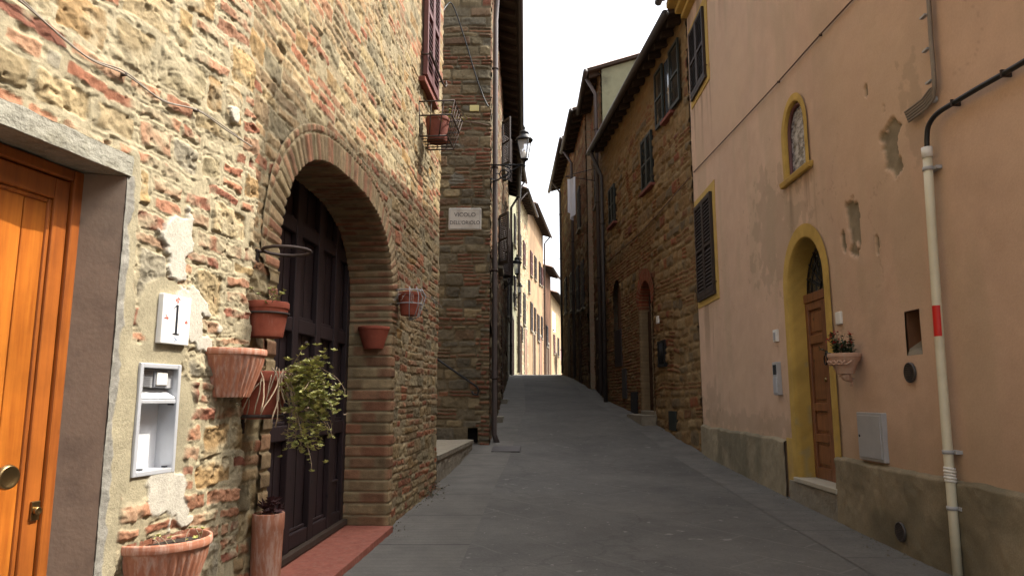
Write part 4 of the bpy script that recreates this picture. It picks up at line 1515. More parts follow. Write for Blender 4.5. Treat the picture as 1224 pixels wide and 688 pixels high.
# niche window
nsur = surround('niche_band', H4, PK, NI0, NI1, NIB-.02, NIS, NIR, .05, .08, ochre, M['plaster'], res=.014, proud=.016)
mb = MB()
mb.hexa([PK.P(NI0-.11, NIB-.08, 0), PK.P(NI1+.11, NIB-.08, 0), PK.P(NI1+.13, NIB-.08, .04), PK.P(NI0-.13, NIB-.08, .04), PK.P(NI0-.13, NIB-.01, -.045), PK.P(NI1+.13, NIB-.01, -.045), PK.P(NI1+.13, NIB-.02, .055), PK.P(NI0-.13, NIB-.02, .055)])
part('niche_sill', mb, M['yellow'], H4, bevel=.012)
nm = (NI0+NI1)/2
cv = [(NI0-.005, NIB-.02)]+arch_curve(NI0-.005, NI1+.005, NIS, NIR+.005, 24)+[(NI1+.005, NIB-.02)]
mb = MB().add([PK.P(nm, NIS, -.042)]+[PK.P(a, b, -.042) for a, b in cv], [(0, i+1, i+2) for i in range(len(cv)-1)]+[(0, len(cv), 1)])
nw = part('window', mb, M['curtain'], H4)
cvi = [(NI0+.03, NIB+.02)]+arch_curve(NI0+.03, NI1-.03, NIS, NIR-.03, 24)+[(NI1-.03, NIB+.02)]
mb = MB().tube([PK.P(a, b, -.034) for a, b in cvi+[cvi[0]]], .022, 6)
part('frame', mb, M['shutter_red'], nw)
# broken square vent hole and its back
a, b, z0, z1 = VO
mb = MB().wbox(PK, a-.02, b+.02, z0-.02, z1+.02, -.24, -.17)
mb.wbox(PK, a-.02, a, z0-.02, z1+.02, -.17, -.02).wbox(PK, b, b+.02, z0-.02, z1+.02, -.17, -.02).wbox(PK, a, b, z1, z1+.02, -.17, -.02)
vh = part('vent_hole', mb, mat('dark brown plaster', lin(150, 104, 72, .5), .95, var=.4, scale=12, bs=.4), H4)  # hole lined in a darker brown than the pink wall
mb = MB().add([PK.P(a, z0, -.17), PK.P(b, z0, -.17), PK.P(b, z0, -.0), PK.P(a, z0, 0), PK.P(a, z0+.06, -.17), PK.P(b, z0+.15, -.17), PK.P(b, z0+.05, -.02), PK.P(a, z0+.02, -.01)], [(4, 5, 6, 7), (3, 2, 6, 7), (0, 1, 5, 4), (1, 2, 6, 5), (0, 3, 7, 4)])
part('rubble', mb, M['plinth_stone'], vh)
part('duct', MB().wbox(PK, a+.004, a+.085, z0+.08, z1-.004, -.169, -.150), M['dark'], vh)
def grille(q, z, r, name='vent_grille', m='gutter', hb=.0):
    mb = wall_disc(MB(), PK, q, z, [(r*1.0, hb), (r, hb+.014), (r*.86, hb+.016), (r*.84, hb+.006), (.0001, hb+.006)], 24)
    for i in range(-4, 5):
        y = i*r*.18
        w = math.sqrt(max(0, (r*.84)**2-y*y))
        mb.wbox(PK, q-w, q+w, z+y-.004, z+y+.004, hb+.006, hb+.013)
    return part(name, mb, M[m], H4)
grille(*PK.px(1090, 445), .072, hb=.008)
grille(*PK.px(1085, 635), .068, hb=.045)

# ------------------------------------------------------------------ 6. the stone house beyond, right
STW = Wall((2.938, 11.16), (2.38, 18.16), -1)
H5 = thing('rubble_house', 'shaded ochre rubble house under a deep dark eave beside the pink house', 'house', (4, 14.5, 0))
OC = [lin(182, 148, 102, .39), lin(166, 136, 96, .39), lin(192, 162, 116, .39), lin(152, 130, 98, .38), lin(172, 136, 90, .39)]
OB = [lin(165, 98, 64, .42), lin(150, 88, 60, .42), lin(160, 112, 76, .42)]
STA = dict(seed=51, brick_h=(.06, .08), stone_h=(.11, .24), p_brick=.12, stone_w=(.14, .42), brick_w=(.22, .32), mortar=.022, mort_col=lin(170, 140, 96, .46), stone_cols=OC, brick_cols=OB,
           p_split=.15, warp=.035, relief=.03, smear=.35, round=.06, edge=.018, film=.25, sag=.04, tilt=.02)
STB = dict(STA, seed=52, p_brick=.95, warp=.015, mortar=.014, relief=.02)
SD0, SD1, SSP, SRI = 2.60, 3.46, 3.14, .43
SB0, SB1, SBS, SBR = 5.25, 6.0, 3.7, .30
def stone_fn(s, z):
    h, c = masonry(s, z, STA)
    h2, c2 = masonry(s, z, STB)
    w = s+.25*(fbm(s, z, 2.5, 131)-.5)*2
    k = sstep(2.3, 2.5, w)*sstep(4.6, 4.3, z+.3*(fbm(s, z, 2, 132)-.5))
    h = h*(1-k)+h2*k
    c = lerp3(c, c2, k)
    # plaster remains under the eave
    q = sstep(6.5, 7.2, z+1.2*(fbm(s, z, 1.5, 133)-.5))*.5
    c = lerp3(c, np.broadcast_to(np.array(lin(172, 138, 90, .44)), c.shape), q)
    return h*(1-.5*q), c
SEV = at(760, 98, 13.8)[2]
def stone_hole(s, z):
    h = in_arch(s, z, SD0-.03, SD1+.03, .9, SSP, SRI+.03)
    h |= in_arch(s, z, SB0-.02, SB1+.02, 2.05, SBS, SBR+.02)
    return h
wall_grid('wall', STW, [(0, STW.L, .021)], [(-.2, 6.4, .021), (6.4, SEV+.25, .04)], stone_fn, M['masonry'], H5, stone_hole)
body_on(H5, STW, 0, STW.L, -.3, SEV, .3, 8, M['side'], back=.5)
roof_on(H5, STW, .14, STW.L-.1, SEV, .3, 8, rstep=.40)
def redarch(t, off, dep, s, z):
    k = np.clip((t/.07).astype(int), 0, 199)
    r = np.random.default_rng(9).random((200, 2))
    u = t-k*.07
    tt = sstep(.003, .012, np.minimum(u, .07-u))
    c = np.array(lin(172, 88, 58, .42))[None]*(.7+.5*r[k, 0])[:, None]*(.6+.7*fbm(s+dep, z, 16, 141, 3))[:, None]
    c = lerp3(np.broadcast_to(np.array(lin(165, 135, 95, .45)), c.shape), c, tt)
    arch = sstep(SSP-.15, SSP-.05, z)
    pl = np.array(lin(165, 140, 105, .5))[None]*(.7+.5*fbm(s+dep, z, 8, 142, 3))[:, None]
    c = lerp3(pl, c, arch)
    return tt*.01, c
surround('door_arch', H5, STW, SD0, SD1, .96, SSP, SRI, .17, .26, redarch, M['masonry'], res=.02, proud=.02, jamb=.07)
sdh = -.14
g5 = 1.0
d5 = part('door', MB().wbox(STW, SD0-.02, SD1+.02, g5, 2.80, sdh-.06, sdh), M['door_old'], H5)
mb = MB()
for a in (SD0+.08, (SD0+SD1)/2+.05):
    for z0, z1 in ((g5+.12, g5+.7), (g5+.85, g5+2.0)):
        mb.wbox(STW, a, a+.30, z0, z1, sdh, sdh+.02)
part('panel', mb, M['door_old'], d5, bevel=.008)
cv = arch_curve(SD0-.02, SD1+.02, 2.80, .78, 20)
smid = (SD0+SD1)/2
part('fanlight', MB().add([STW.P(smid, 2.80, sdh-.03)]+[STW.P(a, b, sdh-.03) for a, b in cv], [(0, i+1, i+2) for i in range(20)]), M['pane'], d5)
part('doorstep', MB().wbox(STW, SD0-.1, SD1+.1, .5, g5-.003, -.2, .03), M['plinth_stone'], H5, bevel=.01)
rough(part('step_block', MB().wbox(STW, 2.42, 3.60, -.2, .92, .032, .32), M['plinth_stone'], H5), 5, .04, .2)
# blind arch with plastered-up back, dark panel below it
mb = MB().wbox(STW, SB0-.05, SB1+.05, 2.0, SBS+SBR+.06, -.18, -.12)
part('blind_arch', mb, mat('brown plaster infill', lin(120, 84, 56, .5), .95, var=.3, scale=6), H5)
def px_box(house, W, x0, y0, x1, y1, name, m, h0=-.01, h1=.03, label=None):
    a = [W.px(x0, y0), W.px(x1, y1), W.px(x0, y1), W.px(x1, y0)]
    xm = (x0+x1)/2
    s0, s1 = sorted((W.px(x0, (y0+y1)/2)[0], W.px(x1, (y0+y1)/2)[0]))
    z1, z0 = W.px(xm, y0)[1], W.px(xm, y1)[1]
    return part(name, MB().wbox(W, s0, s1, z0, z1, h0, h1), M[m], house, label, bevel=.005), (s0, s1, z0, z1)
wb, q = px_box(H5, STW, 736, 394, 744, 438, 'cellar_window', 'shutter_brown')
wb, q = px_box(H5, STW, 790, 410, 796.5, 435, 'small_window', 'dark')
mb = MB()
for i in range(1, 4):
    x = q[0]+(q[1]-q[0])*i/4
    mb.tube([STW.P(x, q[2], .05), STW.P(x, q[3], .05)], .010, 6)
mb.wbox(STW, q[0]-.05, q[1]+.05, q[2]-.05, q[2], 0, .06).wbox(STW, q[0]-.05, q[1]+.05, q[3], q[3]+.05, 0, .05).wbox(STW, q[0]-.05, q[0], q[2], q[3], 0, .05).wbox(STW, q[1], q[1]+.05, q[2], q[3], 0, .05)
part('grille', mb, M['black_iron'], wb)
px_box(H5, STW, 745, 440, 750, 476, 'cellar_door', 'gutter')
px_box(H5, STW, 755.5, 468, 763, 497, 'cellar_opening', 'dark')
px_box(H5, STW, 801, 491, 810, 514, 'hatch', 'shutter_green')
# shuttered windows
s0, s1 = 2.16, 2.92
shut_window(H5, STW, s0, s1, 5.36, 6.44, M['shutter_green'], h=.03, sill=M['terra_dark'])
shut_window(H5, STW, 5.42, 6.05, 5.42, 6.36, M['shutter_green'], h=.03, sill=M['terra_dark'])
w5 = part('window', MB().wbox(STW, .84, 1.24, 6.28, 7.36, -.01, .025), M['pane'], H5)
part('sill', MB().wbox(STW, .74, 1.36, 6.20, 6.26, -.01, .10), M['terra_dark'], w5)
for a, b, z in ((.30, .83, .06), (1.25, 1.76, .0)):
    part('shutter', shutter_mb(MB(), STW, a, b, 6.26, 7.38, .045), M['shutter_green'], w5)
drainpipe(H5, STW, [(6.75, SEV, .33), (6.75, SEV-.15, .31), (6.62, SEV-.75, .10), (6.62, 4.4, .10), (6.62, .95, .10)], .05, M['gutter'])

# ------------------------------------------------------------------ 7. further right houses
def right_house(name, label, a, b, zt, ov, fn, wins, doors, pipe, mside='side', res=.03):
    return far_house(name, label, a, b, zt, ov, fn, depth=8, side=-1, res=res, wins=wins, doors=doors, pipe=pipe, mside=mside)
Z3 = at(703, 87, 18.2)[2]
H6, W6 = right_house('tall_brown_house', 'tall brown house rising above the rubble house roof with a grey green gable', (2.40, 18.2), (2.44, 20.9), Z3, .36, mas_fn(seed=61, p_brick=.5, stone_cols=OC, brick_cols=OB, mort_col=lin(150, 120, 84, .44)),
    ((.5, 1.1, 3.4, 5.0, 'shutter_brown'), (.9, 1.6, 6.6, 8.0, 'shutter_brown')), ((1.4, 2.2, 2.2, 'door_old'),), .25, 'side_plaster')
Z4 = at(686, 129, 20.6)[2]
H7, W7 = right_house('plain_brown_house', 'brown house with white laundry outside, between two darker eaves', (2.26, 20.9), (2.23, 24.5), Z4, .40, mas_fn(seed=63, p_brick=.7, stone_cols=OC, brick_cols=OB, mort_col=lin(150, 120, 84, .44)),
    ((.8, 1.5, 4.0, 5.5, 'shutter_brown'), (2.3, 3.0, 4.1, 5.6, 'shutter_brown'), (1.6, 2.3, 6.7, 8.1, 'shutter_brown')), ((1.8, 2.7, 2.2, 'door_old'),), 3.4)
Z5 = at(668, 194, 27)[2]
H8, W8 = right_house('dark_end_house', 'dark house with the farthest eave on the right side of the street', (2.24, 24.5), (2.16, 31.0), Z5, .44, mas_fn(seed=65, p_brick=.7, stone_cols=OC, brick_cols=OB, mort_col=lin(140, 112, 80, .44)),
    ((1.0, 1.8, 4.4, 5.8, 'shutter_brown'), (3.4, 4.2, 4.6, 6.0, 'shutter_brown')), ((2.2, 3.2, 2.3, 'door_old'),), 5.0)

# ------------------------------------------------------------------ 8. things on the near wall
def text_on(W, txt, s, z, h, size, m, parent, name='lettering', ext=.001, align='CENTER', sx=1.0):
    cu = bpy.data.curves.new(name, 'FONT')
    cu.body = txt
    cu.size = size
    cu.extrude = ext
    cu.align_x = align
    cu.align_y = 'CENTER'
    cu.materials.append(m)
    tmp = bpy.data.objects.new(name, cu)
    COL.objects.link(tmp)
    bpy.context.view_layer.update()
    me = bpy.data.meshes.new_from_object(tmp.evaluated_get(bpy.context.evaluated_depsgraph_get()))
    bpy.data.objects.remove(tmp)
    o = bpy.data.objects.new(name, me)
    COL.objects.link(o)
    p = W.P(s, z, h)-ORG[parent.name]
    d = np.array([W.d[0], W.d[1], 0])
    n = np.array([W.n[0], W.n[1], 0])
    from mathutils import Matrix
    mt = Matrix(((d[0]*sx, 0, n[0], p[0]), (d[1]*sx, 0, n[1], p[1]), (0, 1, 0, p[2]), (0, 0, 0, 1)))
    o.parent = parent
    o.matrix_local = mt
    ORG[o.name] = ORG[parent.name]
    return o

# house number tile
ts0, ts1, tz0, tz1 = 6.83, 6.988, 1.452, 1.640
t = thing('house_number', 'white glazed house number tile with black 1 and red flowers', 'house number', NW.P((ts0+ts1)/2, tz0, .03))
part('tile', MB().wbox(NW, ts0, ts1, tz0, tz1, .004, .034), M['ceramic'], t, bevel=.004)
tm = (ts0+ts1)/2
mb = MB()
mb.wbox(NW, tm-.006, tm+.006, tz0+.040, tz1-.036, .0341, .0352)
mb.wbox(NW, tm-.018, tm+.018, tz0+.036, tz0+.042, .0341, .0352)
mb.hexa([NW.P(tm-.020, tz1-.056, .0341), NW.P(tm-.006, tz1-.042, .0341), NW.P(tm-.006, tz1-.042, .0352), NW.P(tm-.020, tz1-.056, .0352),
         NW.P(tm-.018, tz1-.049, .0341), NW.P(tm-.004, tz1-.034, .0341), NW.P(tm-.004, tz1-.034, .0352), NW.P(tm-.018, tz1-.049, .0352)])
part('digit', mb, M['ink'], t)
rq = random.Random(3)
def petals(cs, cz, n, r, m, name):
    mb = MB()
    for i in range(n):
        a, q = rq.uniform(0, 6.28), rq.uniform(.2, 1)*r
        x, y = cs+q*math.cos(a), cz+q*math.sin(a)*.9
        w = rq.uniform(.0018, .0038)
        wall_disc(mb, NW, x, y, [(w, .0341), (w, .0348), (.0001, .0350)], 7)
    return part(name, mb, M[m], t)
petals(tm, tz1-.018, 16, .014, 'rose', 'flower')
petals(tm-.058, (tz0+tz1)/2+.005, 13, .011, 'rose', 'flower')
petals(tm+.058, (tz0+tz1)/2-.004, 12, .010, 'rose', 'flower')
petals(tm+.002, tz0+.018, 13, .012, 'blueglaze', 'flower')

# intercom and letter box
t = thing('intercom_box', 'open aluminium intercom and letter box set in the cement beside the door', 'intercom', NW.P(6.865, .97, 0))
a0, a1, b0, b1 = 6.755, 6.975, .970, 1.376
mb = MB()
fo, fb = .022, -.062
mb.wbox(NW, a0, a0+.017, b0, b1, fb, fo).wbox(NW, a1-.017, a1, b0, b1, fb, fo)
mb.wbox(NW, a0+.017, a1-.017, b1-.018, b1, fb, fo-.001).wbox(NW, a0+.017, a1-.017, b0, b0+.018, fb, fo-.001)
mb.wbox(NW, a0+.017, a1-.017, 1.228, 1.244, fb, fo-.004)
part('frame', mb, M['alu'], t, bevel=.003)
mb = MB().wbox(NW, a0+.01, a1-.01, b0+.01, b1-.01, fb-.01, fb+.004)
part('box', mb, M['alu_box'], t)
mb = MB()
P = NW.P
mb.hexa([P(a0+.018, 1.246, -.04), P(a1-.018, 1.246, -.04), P(a1-.018, 1.246, fo-.008), P(a0+.018, 1.246, fo-.008), P(a0+.018, 1.285, -.04), P(a1-.018, 1.285, -.04), P(a1-.018, 1.252, fo-.008), P(a0+.018, 1.252, fo-.008)])
part('flap', mb, M['alu_box'], t, bevel=.002)
mb = MB().wbox(NW, a0+.018, a1-.018, 1.287, b1-.02, -.05, -.004)
um = part('call_panel', mb, M['greymetal'], t)
mb = MB()
for i in range(8):
    z = 1.292+i*.0075
    mb.wbox(NW, a0+.024, a0+.085, z, z+.0035, -.004, .001)
part('speaker_grille', mb, M['grey_plastic'], um)
mb = MB().wbox(NW, a0+.094, a0+.168, 1.288, 1.352, -.004, .004)
part('bell_frame', mb, M['grey_plastic'], um, bevel=.004)
part('bell_button', MB().wbox(NW, a0+.102, a0+.160, 1.297, 1.344, .004, .009), M['white'], um, bevel=.003)
mb = MB()
for (x, z) in ((a0+.05, .990), (a1-.04, .990), (a1-.03, 1.222)):
    mb.wbox(NW, x, x+.012, z, z+.006, fo-.03, fo-.012)
part('catch', mb, M['ink'], t)

# ---- pots
def pot_profile(r, h, k=.66, rim=.028, t=.012):
    rb = r*k
    return [(rb*.98, 0), (rb, .004), (rb+(r-rb)*.45, h*.42), (r*.955, h-rim-.004), (r*.965, h-rim), (r*1.0, h-rim+.003), (r*1.012, h-rim*.5), (r*1.0, h-.002), (r*.985, h), (r*.95, h), (r*.93, h-.006), (r*.90, h-.035)]
def dense(prof, n=4):
    out = []
    for i in range(len(prof)-1):
        for j in range(n):
            f = j/n
            out.append((prof[i][0]*(1-f)+prof[i+1][0]*f, prof[i][1]*(1-f)+prof[i+1][1]*f))
    out.append(prof[-1])
    return out
def wall_pot(name, label, W, c, r, h, m, k=.62, flutes=0, rim=.03, group=None, hmin=.012, extra=None, soil=True):
    # flat backed pot standing off the wall; c = centre of its foot
    c = np.array(c, float)
    t = thing(name, label, 'flower pot', c, group)
    prof = dense(pot_profile(r, h, k, rim), 3)
    mb = MB().lathe(c, prof, 144 if flutes else 40, flute=-.038 if flutes else 0, nf=flutes, fl=(3, 8))
    mb.add([c+np.array([r*k*.98*math.cos(a), r*k*.98*math.sin(a), .001]) for a in np.linspace(0, 2*math.pi, 40, endpoint=False)], [tuple(range(39, -1, -1))])
    if W is not None:
        mb.clampto(W, hmin)
    if extra is not None:
        mb.clampto(extra, hmin)
    part('body', mb, M[m], t)
    sb = MB()
    vs = [c+np.array([r*.92*q*math.cos(a), r*.92*q*math.sin(a), h-.03+.012*rq.random()*(q < 1)]) for q in (1, .5) for a in np.linspace(0, 2*math.pi, 24, endpoint=False)]+[c+np.array([0, 0, h-.022])]
    fs = [(i, (i+1) % 24, 24+(i+1) % 24, 24+i) for i in range(24)]+[(24+i, 24+(i+1) % 24, 48) for i in range(24)]
    sb.add(vs, fs)
    if W is not None:
        sb.clampto(W, hmin)
    if extra is not None:
        sb.clampto(extra, hmin)
    if soil:
        part('soil', sb, M['soil'], t)
    return t

def leafq(mb, c, d, L, w, up=None):
    # one pointed leaf: folded along its midrib
    d = np.array(d, float)
    d /= np.linalg.norm(d)+1e-9
    u = np.array([0, 0, 1.0]) if up is None else up
    sd = np.cross(d, u)
    if np.linalg.norm(sd) < 1e-3:
        sd = np.array([1.0, 0, 0])
    sd /= np.linalg.norm(sd)
    nn = np.cross(sd, d)
    c = np.array(c)
    mb.add([c, c+d*L*.55+sd*w+nn*w*.35, c+d*L, c+d*L*.55-sd*w+nn*w*.35, c+d*L*.5-nn*w*.1], [(0, 1, 4), (1, 2, 4), (2, 3, 4), (3, 0, 4)])

def rosette(mb, c, r, rnd, n=9, axis=None):
    ax = np.array(axis if axis is not None else [rnd.uniform(-.5, .5), rnd.uniform(-.5, .5), 1.0])
    ax = ax/np.linalg.norm(ax)
    u = np.cross(ax, [0.3, 1, .2])
    u /= np.linalg.norm(u)
    v = np.cross(ax, u)
    for i in range(n):
        a = 6.283*i/n+rnd.uniform(-.3, .3)
        tl = rnd.uniform(.15, .9)
        d = (u*math.cos(a)+v*math.sin(a))+ax*tl
        leafq(mb, c, d, r*rnd.uniform(.7, 1.15), r*.30, ax)

def sprig(mb_s, mb_l, p, d, L, rnd, droop=.4, r=.0015, nleaf=3, lr=.014, rose=True):
    p = np.array(p, float)
    d = np.array(d, float)
    d /= np.linalg.norm(d)
    pts = [p]
    n = 7
    for i in range(n):
        d = d+np.array([rnd.uniform(-.28, .28), rnd.uniform(-.28, .28), rnd.uniform(-.2, .2)-droop*.25])
        d /= np.linalg.norm(d)
        p = p+d*L/n
        pts.append(p)
    mb_s.tube(pts, r, 5)
    if rose:
        rosette(mb_l, pts[-1], lr, rnd, axis=d*.5+np.array([0, 0, .8]))
    for i in range(nleaf):
        q = pts[rnd.randint(2, n)]
        leafq(mb_l, q, [rnd.uniform(-1, 1), rnd.uniform(-1, 1), rnd.uniform(-.1, 1)], lr*1.0, lr*.3)
    return pts

def small_plant(name, label, c, spread, n, L, rnd, droop=.2, mleaf='leaf', lr=.013, bias=(0, 0), group=None):
    t = thing(name, label, 'plant', c, group)
    a, b = MB(), MB()
    for i in range(n):
        p = np.array(c)+np.array([rnd.uniform(-1, 1)*spread[0], rnd.uniform(-1, 1)*spread[1], 0])
        sprig(a, b, p, [rnd.uniform(-.6, .6)+bias[0], rnd.uniform(-.6, .6)+bias[1], 1], L*rnd.uniform(.5, 1.2), rnd, droop, nleaf=2, lr=lr)
    part('stem', a, M['stem'], t)
    part('foliage', b, M[mleaf], t)
    return t

# fluted half pot beside the intercom
r, h = .158, .205
c = NW.P(7.283, 1.252, .012)
wall_pot('flower_pot', 'fluted terracotta half pot on the sunlit wall right of the intercom', NW, c, r, h, 'terra', .60, 34, .030)
small_plant('succulent', 'tiny green sprigs in the fluted pot right of the intercom', NW.P(7.33, 1.252+h-.03, .06), (.07, .03), 7, .055, random.Random(4), lr=.012)
# pot at the bottom left
r2, h2 = .185, .24
z2 = .742-h2
wall_pot('flower_pot', 'fluted terracotta half pot low on the wall under the intercom', NW, NW.P(6.925, z2, .012), r2, h2, 'terra', .62, 36, .034)
small_plant('succulent', 'reddish sprigs in the low pot under the intercom', NW.P(6.93, z2+h2-.03, .075), (.12, .04), 9, .07, random.Random(8), lr=.013)
# red pot in the iron ring
c3 = np.array([-.347*3.37, 3.37, 1.533])
r3, h3 = .102, .165
wall_pot('flower_pot', 'red plastic pot hung in an iron ring above the trailing plant', AW, c3, r3, h3, 'terra_red', .78, 0, .034, hmin=.004, extra=None)
small_plant('succulent', 'leggy pale sprigs in the red ring hung pot', c3+np.array([.02, -.01, h3-.03]), (.06, .05), 14, .13, random.Random(9), bias=(.5, -.1), lr=.017)
def ring(name, label, c, r, W, zoff=0.0, group=None, rr=.006, m='iron'):
    t = thing(name, label, 'pot bracket', c, group)
    mb = MB().tube([np.array(c)+np.array([r*math.cos(a), r*math.sin(a), 0]) for a in np.linspace(0, 2*math.pi, 37)], rr, 6, caps=False)
    part('hoop', mb, M[m], t)
    q = np.array(c)
    s = float((q[:2]-W.a).dot(W.d))
    hh = float((q[:2]-W.a).dot(W.n))
    mb = MB()
    if hh-r > .0:
        mb.tube([W.P(s, q[2], -.02), W.P(s, q[2], max(.005, hh-r))], rr, 6)
    else:
        mb.tube([W.P(s-.03, q[2], -.02), W.P(s-.03, q[2], .03)], rr, 6)
    mb.wbox(W, s-.012, s+.012, q[2]-.08, q[2]+.012, -.01, .006)
    part('stay', mb, M[m], t)
    return t
RG = 'iron hoop brackets for flower pots'
ring('pot_ring', 'thin iron hoop gripping the red pot', c3+np.array([0, 0, .110]), r3*.96+.004, AW, group=RG)
c4 = AW.at(343, 300, .150)
ring('pot_ring', 'empty iron hoop sticking out beside the dark gate', c4, .112, AW, group=RG, rr=.008)
# big bowl
c5 = np.array([-.352*3.34, 3.34, 1.155])
r5, h5 = .136, .215
wall_pot('flower_pot', 'round red bowl pot carrying the big trailing succulent', AW, c5, r5, h5, 'terra_red', .74, 0, .05, hmin=.004)
ring('pot_ring', 'heavy iron hoop under the round bowl pot', c5+np.array([0, 0, .012]), r5*.80, AW, group=RG, rr=.009)
# trailing succulent
rn = random.Random(21)
cc = np.array([-1.0, 3.30, 1.33])
t = thing('trailing_succulent', 'large trailing succulent with bare roots spilling from the bowl pot', 'plant', c5+np.array([0, 0, h5-.03]))
a, b = MB(), MB()
for i in range(46):
    p = c5+np.array([rn.uniform(.03, .12), rn.uniform(-.06, .07), h5-.02])
    d = [rn.uniform(.3, 1.3), rn.uniform(-.45, .35), rn.uniform(-.4, .55)]
    sprig(a, b, p, d, rn.uniform(.10, .22), rn, droop=rn.uniform(.1, .9), nleaf=7, lr=rn.uniform(.014, .021))
for i in range(34):
    p = np.array([rn.uniform(-1.02, -.87), rn.uniform(3.22, 3.38), rn.uniform(1.10, 1.40)])
    pts = sprig(a, b, p, [rn.uniform(-.4, .7), rn.uniform(-.4, .4), rn.uniform(-1.2, .2)], rn.uniform(.10, .26), rn, droop=1.0, nleaf=8, lr=rn.uniform(.013, .019))
for i in range(480):
    g = np.array([rn.gauss(0, .052), rn.gauss(0, .05), rn.gauss(0, .072)])
    rosette(b, np.array([-.930, 3.285, 1.275])+g+np.array([.03*(g[2] < 0), 0, 0]), rn.uniform(.012, .030), rn, n=8)
for i in range(70):
    g = np.array([rn.gauss(0, .04), rn.gauss(0, .04), rn.gauss(0, .05)])
    rosette(b, np.array([-.925, 3.27, 1.06])+g, rn.uniform(.014, .021), rn, n=7)
part('foliage', b, M['leaf'], t)
dl = MB()
for i in range(90):
    rosette(dl, np.array([-.935+rn.gauss(0, .06), 3.285+rn.gauss(0, .055), 1.24+rn.gauss(0, .085)]), rn.uniform(.010, .02), rn, n=5)
part('dry_foliage', dl, M['stem'], t)
for i in range(16):
    p = c5+np.array([rn.uniform(.02, .15), rn.uniform(-.13, -.02), h5+rn.uniform(-.02, .02)])
    sprig(a, MB(), p, [rn.uniform(-.2, .6), rn.uniform(-.6, .1), -.2], rn.uniform(.12, .30), rn, droop=1.1, r=.0032, nleaf=0, rose=False)
part('stem', a, mat('pale bare roots', (.27, .20, .13), .9, var=.4, scale=40), t)
# dark sprig hanging lowest
# tall tube pot on the threshold
yt = 3.52
ct = np.array([-.331*yt, yt, G(yt)+.0])
ht = at(331, 612, yt)[2]-ct[2]
t = thing('tube_pot', 'tall terracotta drain tile used as a pot at the foot of the dark gate', 'flower pot', ct)
mb = MB().lathe(ct, [(.064, 0), (.068, .01), (.071, ht*.5), (.075, ht*.86), (.078, ht*.88), (.078, ht-.004), (.075, ht), (.066, ht), (.064, ht-.03)], 32)
mb.clampto(AW, .01)
part('body', mb, M['terra'], t)
part('soil', MB().lathe(ct, [(.066, ht-.035), (.0001, ht-.028)], 24).clampto(AW, .011), M['soil'], t)
t = thing('houseleek', 'dark red rosette plant in the tall tube pot', 'plant', ct+np.array([.0, 0, ht-.03]))
b = MB()
for i in range(12):
    rosette(b, ct+np.array([rn.uniform(-.03, .05), rn.uniform(-.04, .04), ht+rn.uniform(-.01, .05)]), rn.uniform(.03, .045), rn, n=9)
part('foliage', b, M['maroonleaf'], t)
# pot on the far jamb of the arch
JW = Wall(AW.P(A1, 0, -.34)[:2], AW.P(A1, 0, 0)[:2], 1)
c7 = np.array(JW.P(.20, 1.655, .01))
wall_pot('flower_pot', 'plain terracotta half pot on the far brick jamb of the arch', JW, c7, .135, .185, 'terra_red', .62, 0, .03, hmin=.012)
# small pot wrapped in wire
c8 = AW.at(489, 377, .115)
wall_pot('flower_pot', 'small red pot tied with wire on the brick wall right of the arch', AW, c8, .10, .20, 'terra_red', .72, 0, .035, hmin=.008)
t = thing('wire_holder', 'loose silver wire loops holding the small red pot', 'pot bracket', c8)
mb = MB()
for k in range(5):
    a = -1.5+k*.72+rn.uniform(-.2, .2)
    o = np.array([math.cos(a), math.sin(a), 0])
    mb.tube([c8+o*.10+np.array([0, 0, .24]), c8+o*rn.uniform(.12, .15)+np.array([rn.uniform(-.02, .02), 0, .17]), c8+o*rn.uniform(.10, .13)+np.array([0, rn.uniform(-.02, .02), .08]), c8+o*.085+np.array([0, 0, -.01]), c8+np.array([0, 0, rn.uniform(-.05, -.02)])], .004, 5)
for z, q in ((.215, .118), (.10, .110)):
    mb.tube([c8+np.array([q*math.cos(a), q*math.sin(a), z]) for a in np.linspace(0, 6.283, 25)], .0045, 5, caps=False)
part('wire', mb, M['greymetal'], t)
t = thing('dry_plant', 'withered grey plant around the small wired pot', 'plant', c8+np.array([0, 0, .17]))
a, b = MB(), MB()
for i in range(24):
    an = rn.uniform(0, 6.28)
    sprig(a, b, c8+np.array([.07*math.cos(an), .07*math.sin(an), .18]), [math.cos(an), math.sin(an), .4], rn.uniform(.10, .26), rn, droop=1.3, nleaf=5, lr=.017)
part('stem', a, M['dry'], t)
part('foliage', b, M['dry'], t)
# wire basket under the upper window
BS = AW.px(523, 150, .16)[0]
cb = AW.P(BS, 3.86, .24)
t = thing('wire_basket', 'square iron wire basket hanging below the maroon shutters', 'pot bracket', AW.P(BS, 3.84, 0))
mb = MB()
D, N = np.array([AW.d[0], AW.d[1], 0]), np.array([AW.n[0], AW.n[1], 0])
def bp(u, v, z):
    return AW.P(BS+u, 3.86+z, .02+v)
for z, w, o in ((.34, .27, .36), (.20, .25, .33), (.0, .20, .28)):
    q = [bp(-w, 0, z), bp(-w, o, z), bp(w, o, z), bp(w, 0, z)]
    mb.tube([q[0], q[1]], .008, 6).tube([q[1], q[2]], .008, 6).tube([q[2], q[3]], .008, 6)
for i in range(6):
    f = i/5
    mb.tube([bp(-.27+.54*f, .36, .34), bp(-.20+.40*f, .28, 0), bp(-.2+.4*f, .0, 0)], .006, 5)
for f in (.0, .35, .7):
    for sg in (-1, 1):
        mb.tube([bp(sg*.27, .36*f, .34), bp(sg*.20, .28*f, 0)], .006, 5)
part('wire', mb, M['iron'], t)
wall_pot('flower_pot', 'brown red pot standing in the wire basket under the upper window', None, bp(0, .14, .008), .125, .255, 'terra_dark', .8, 0, .04)
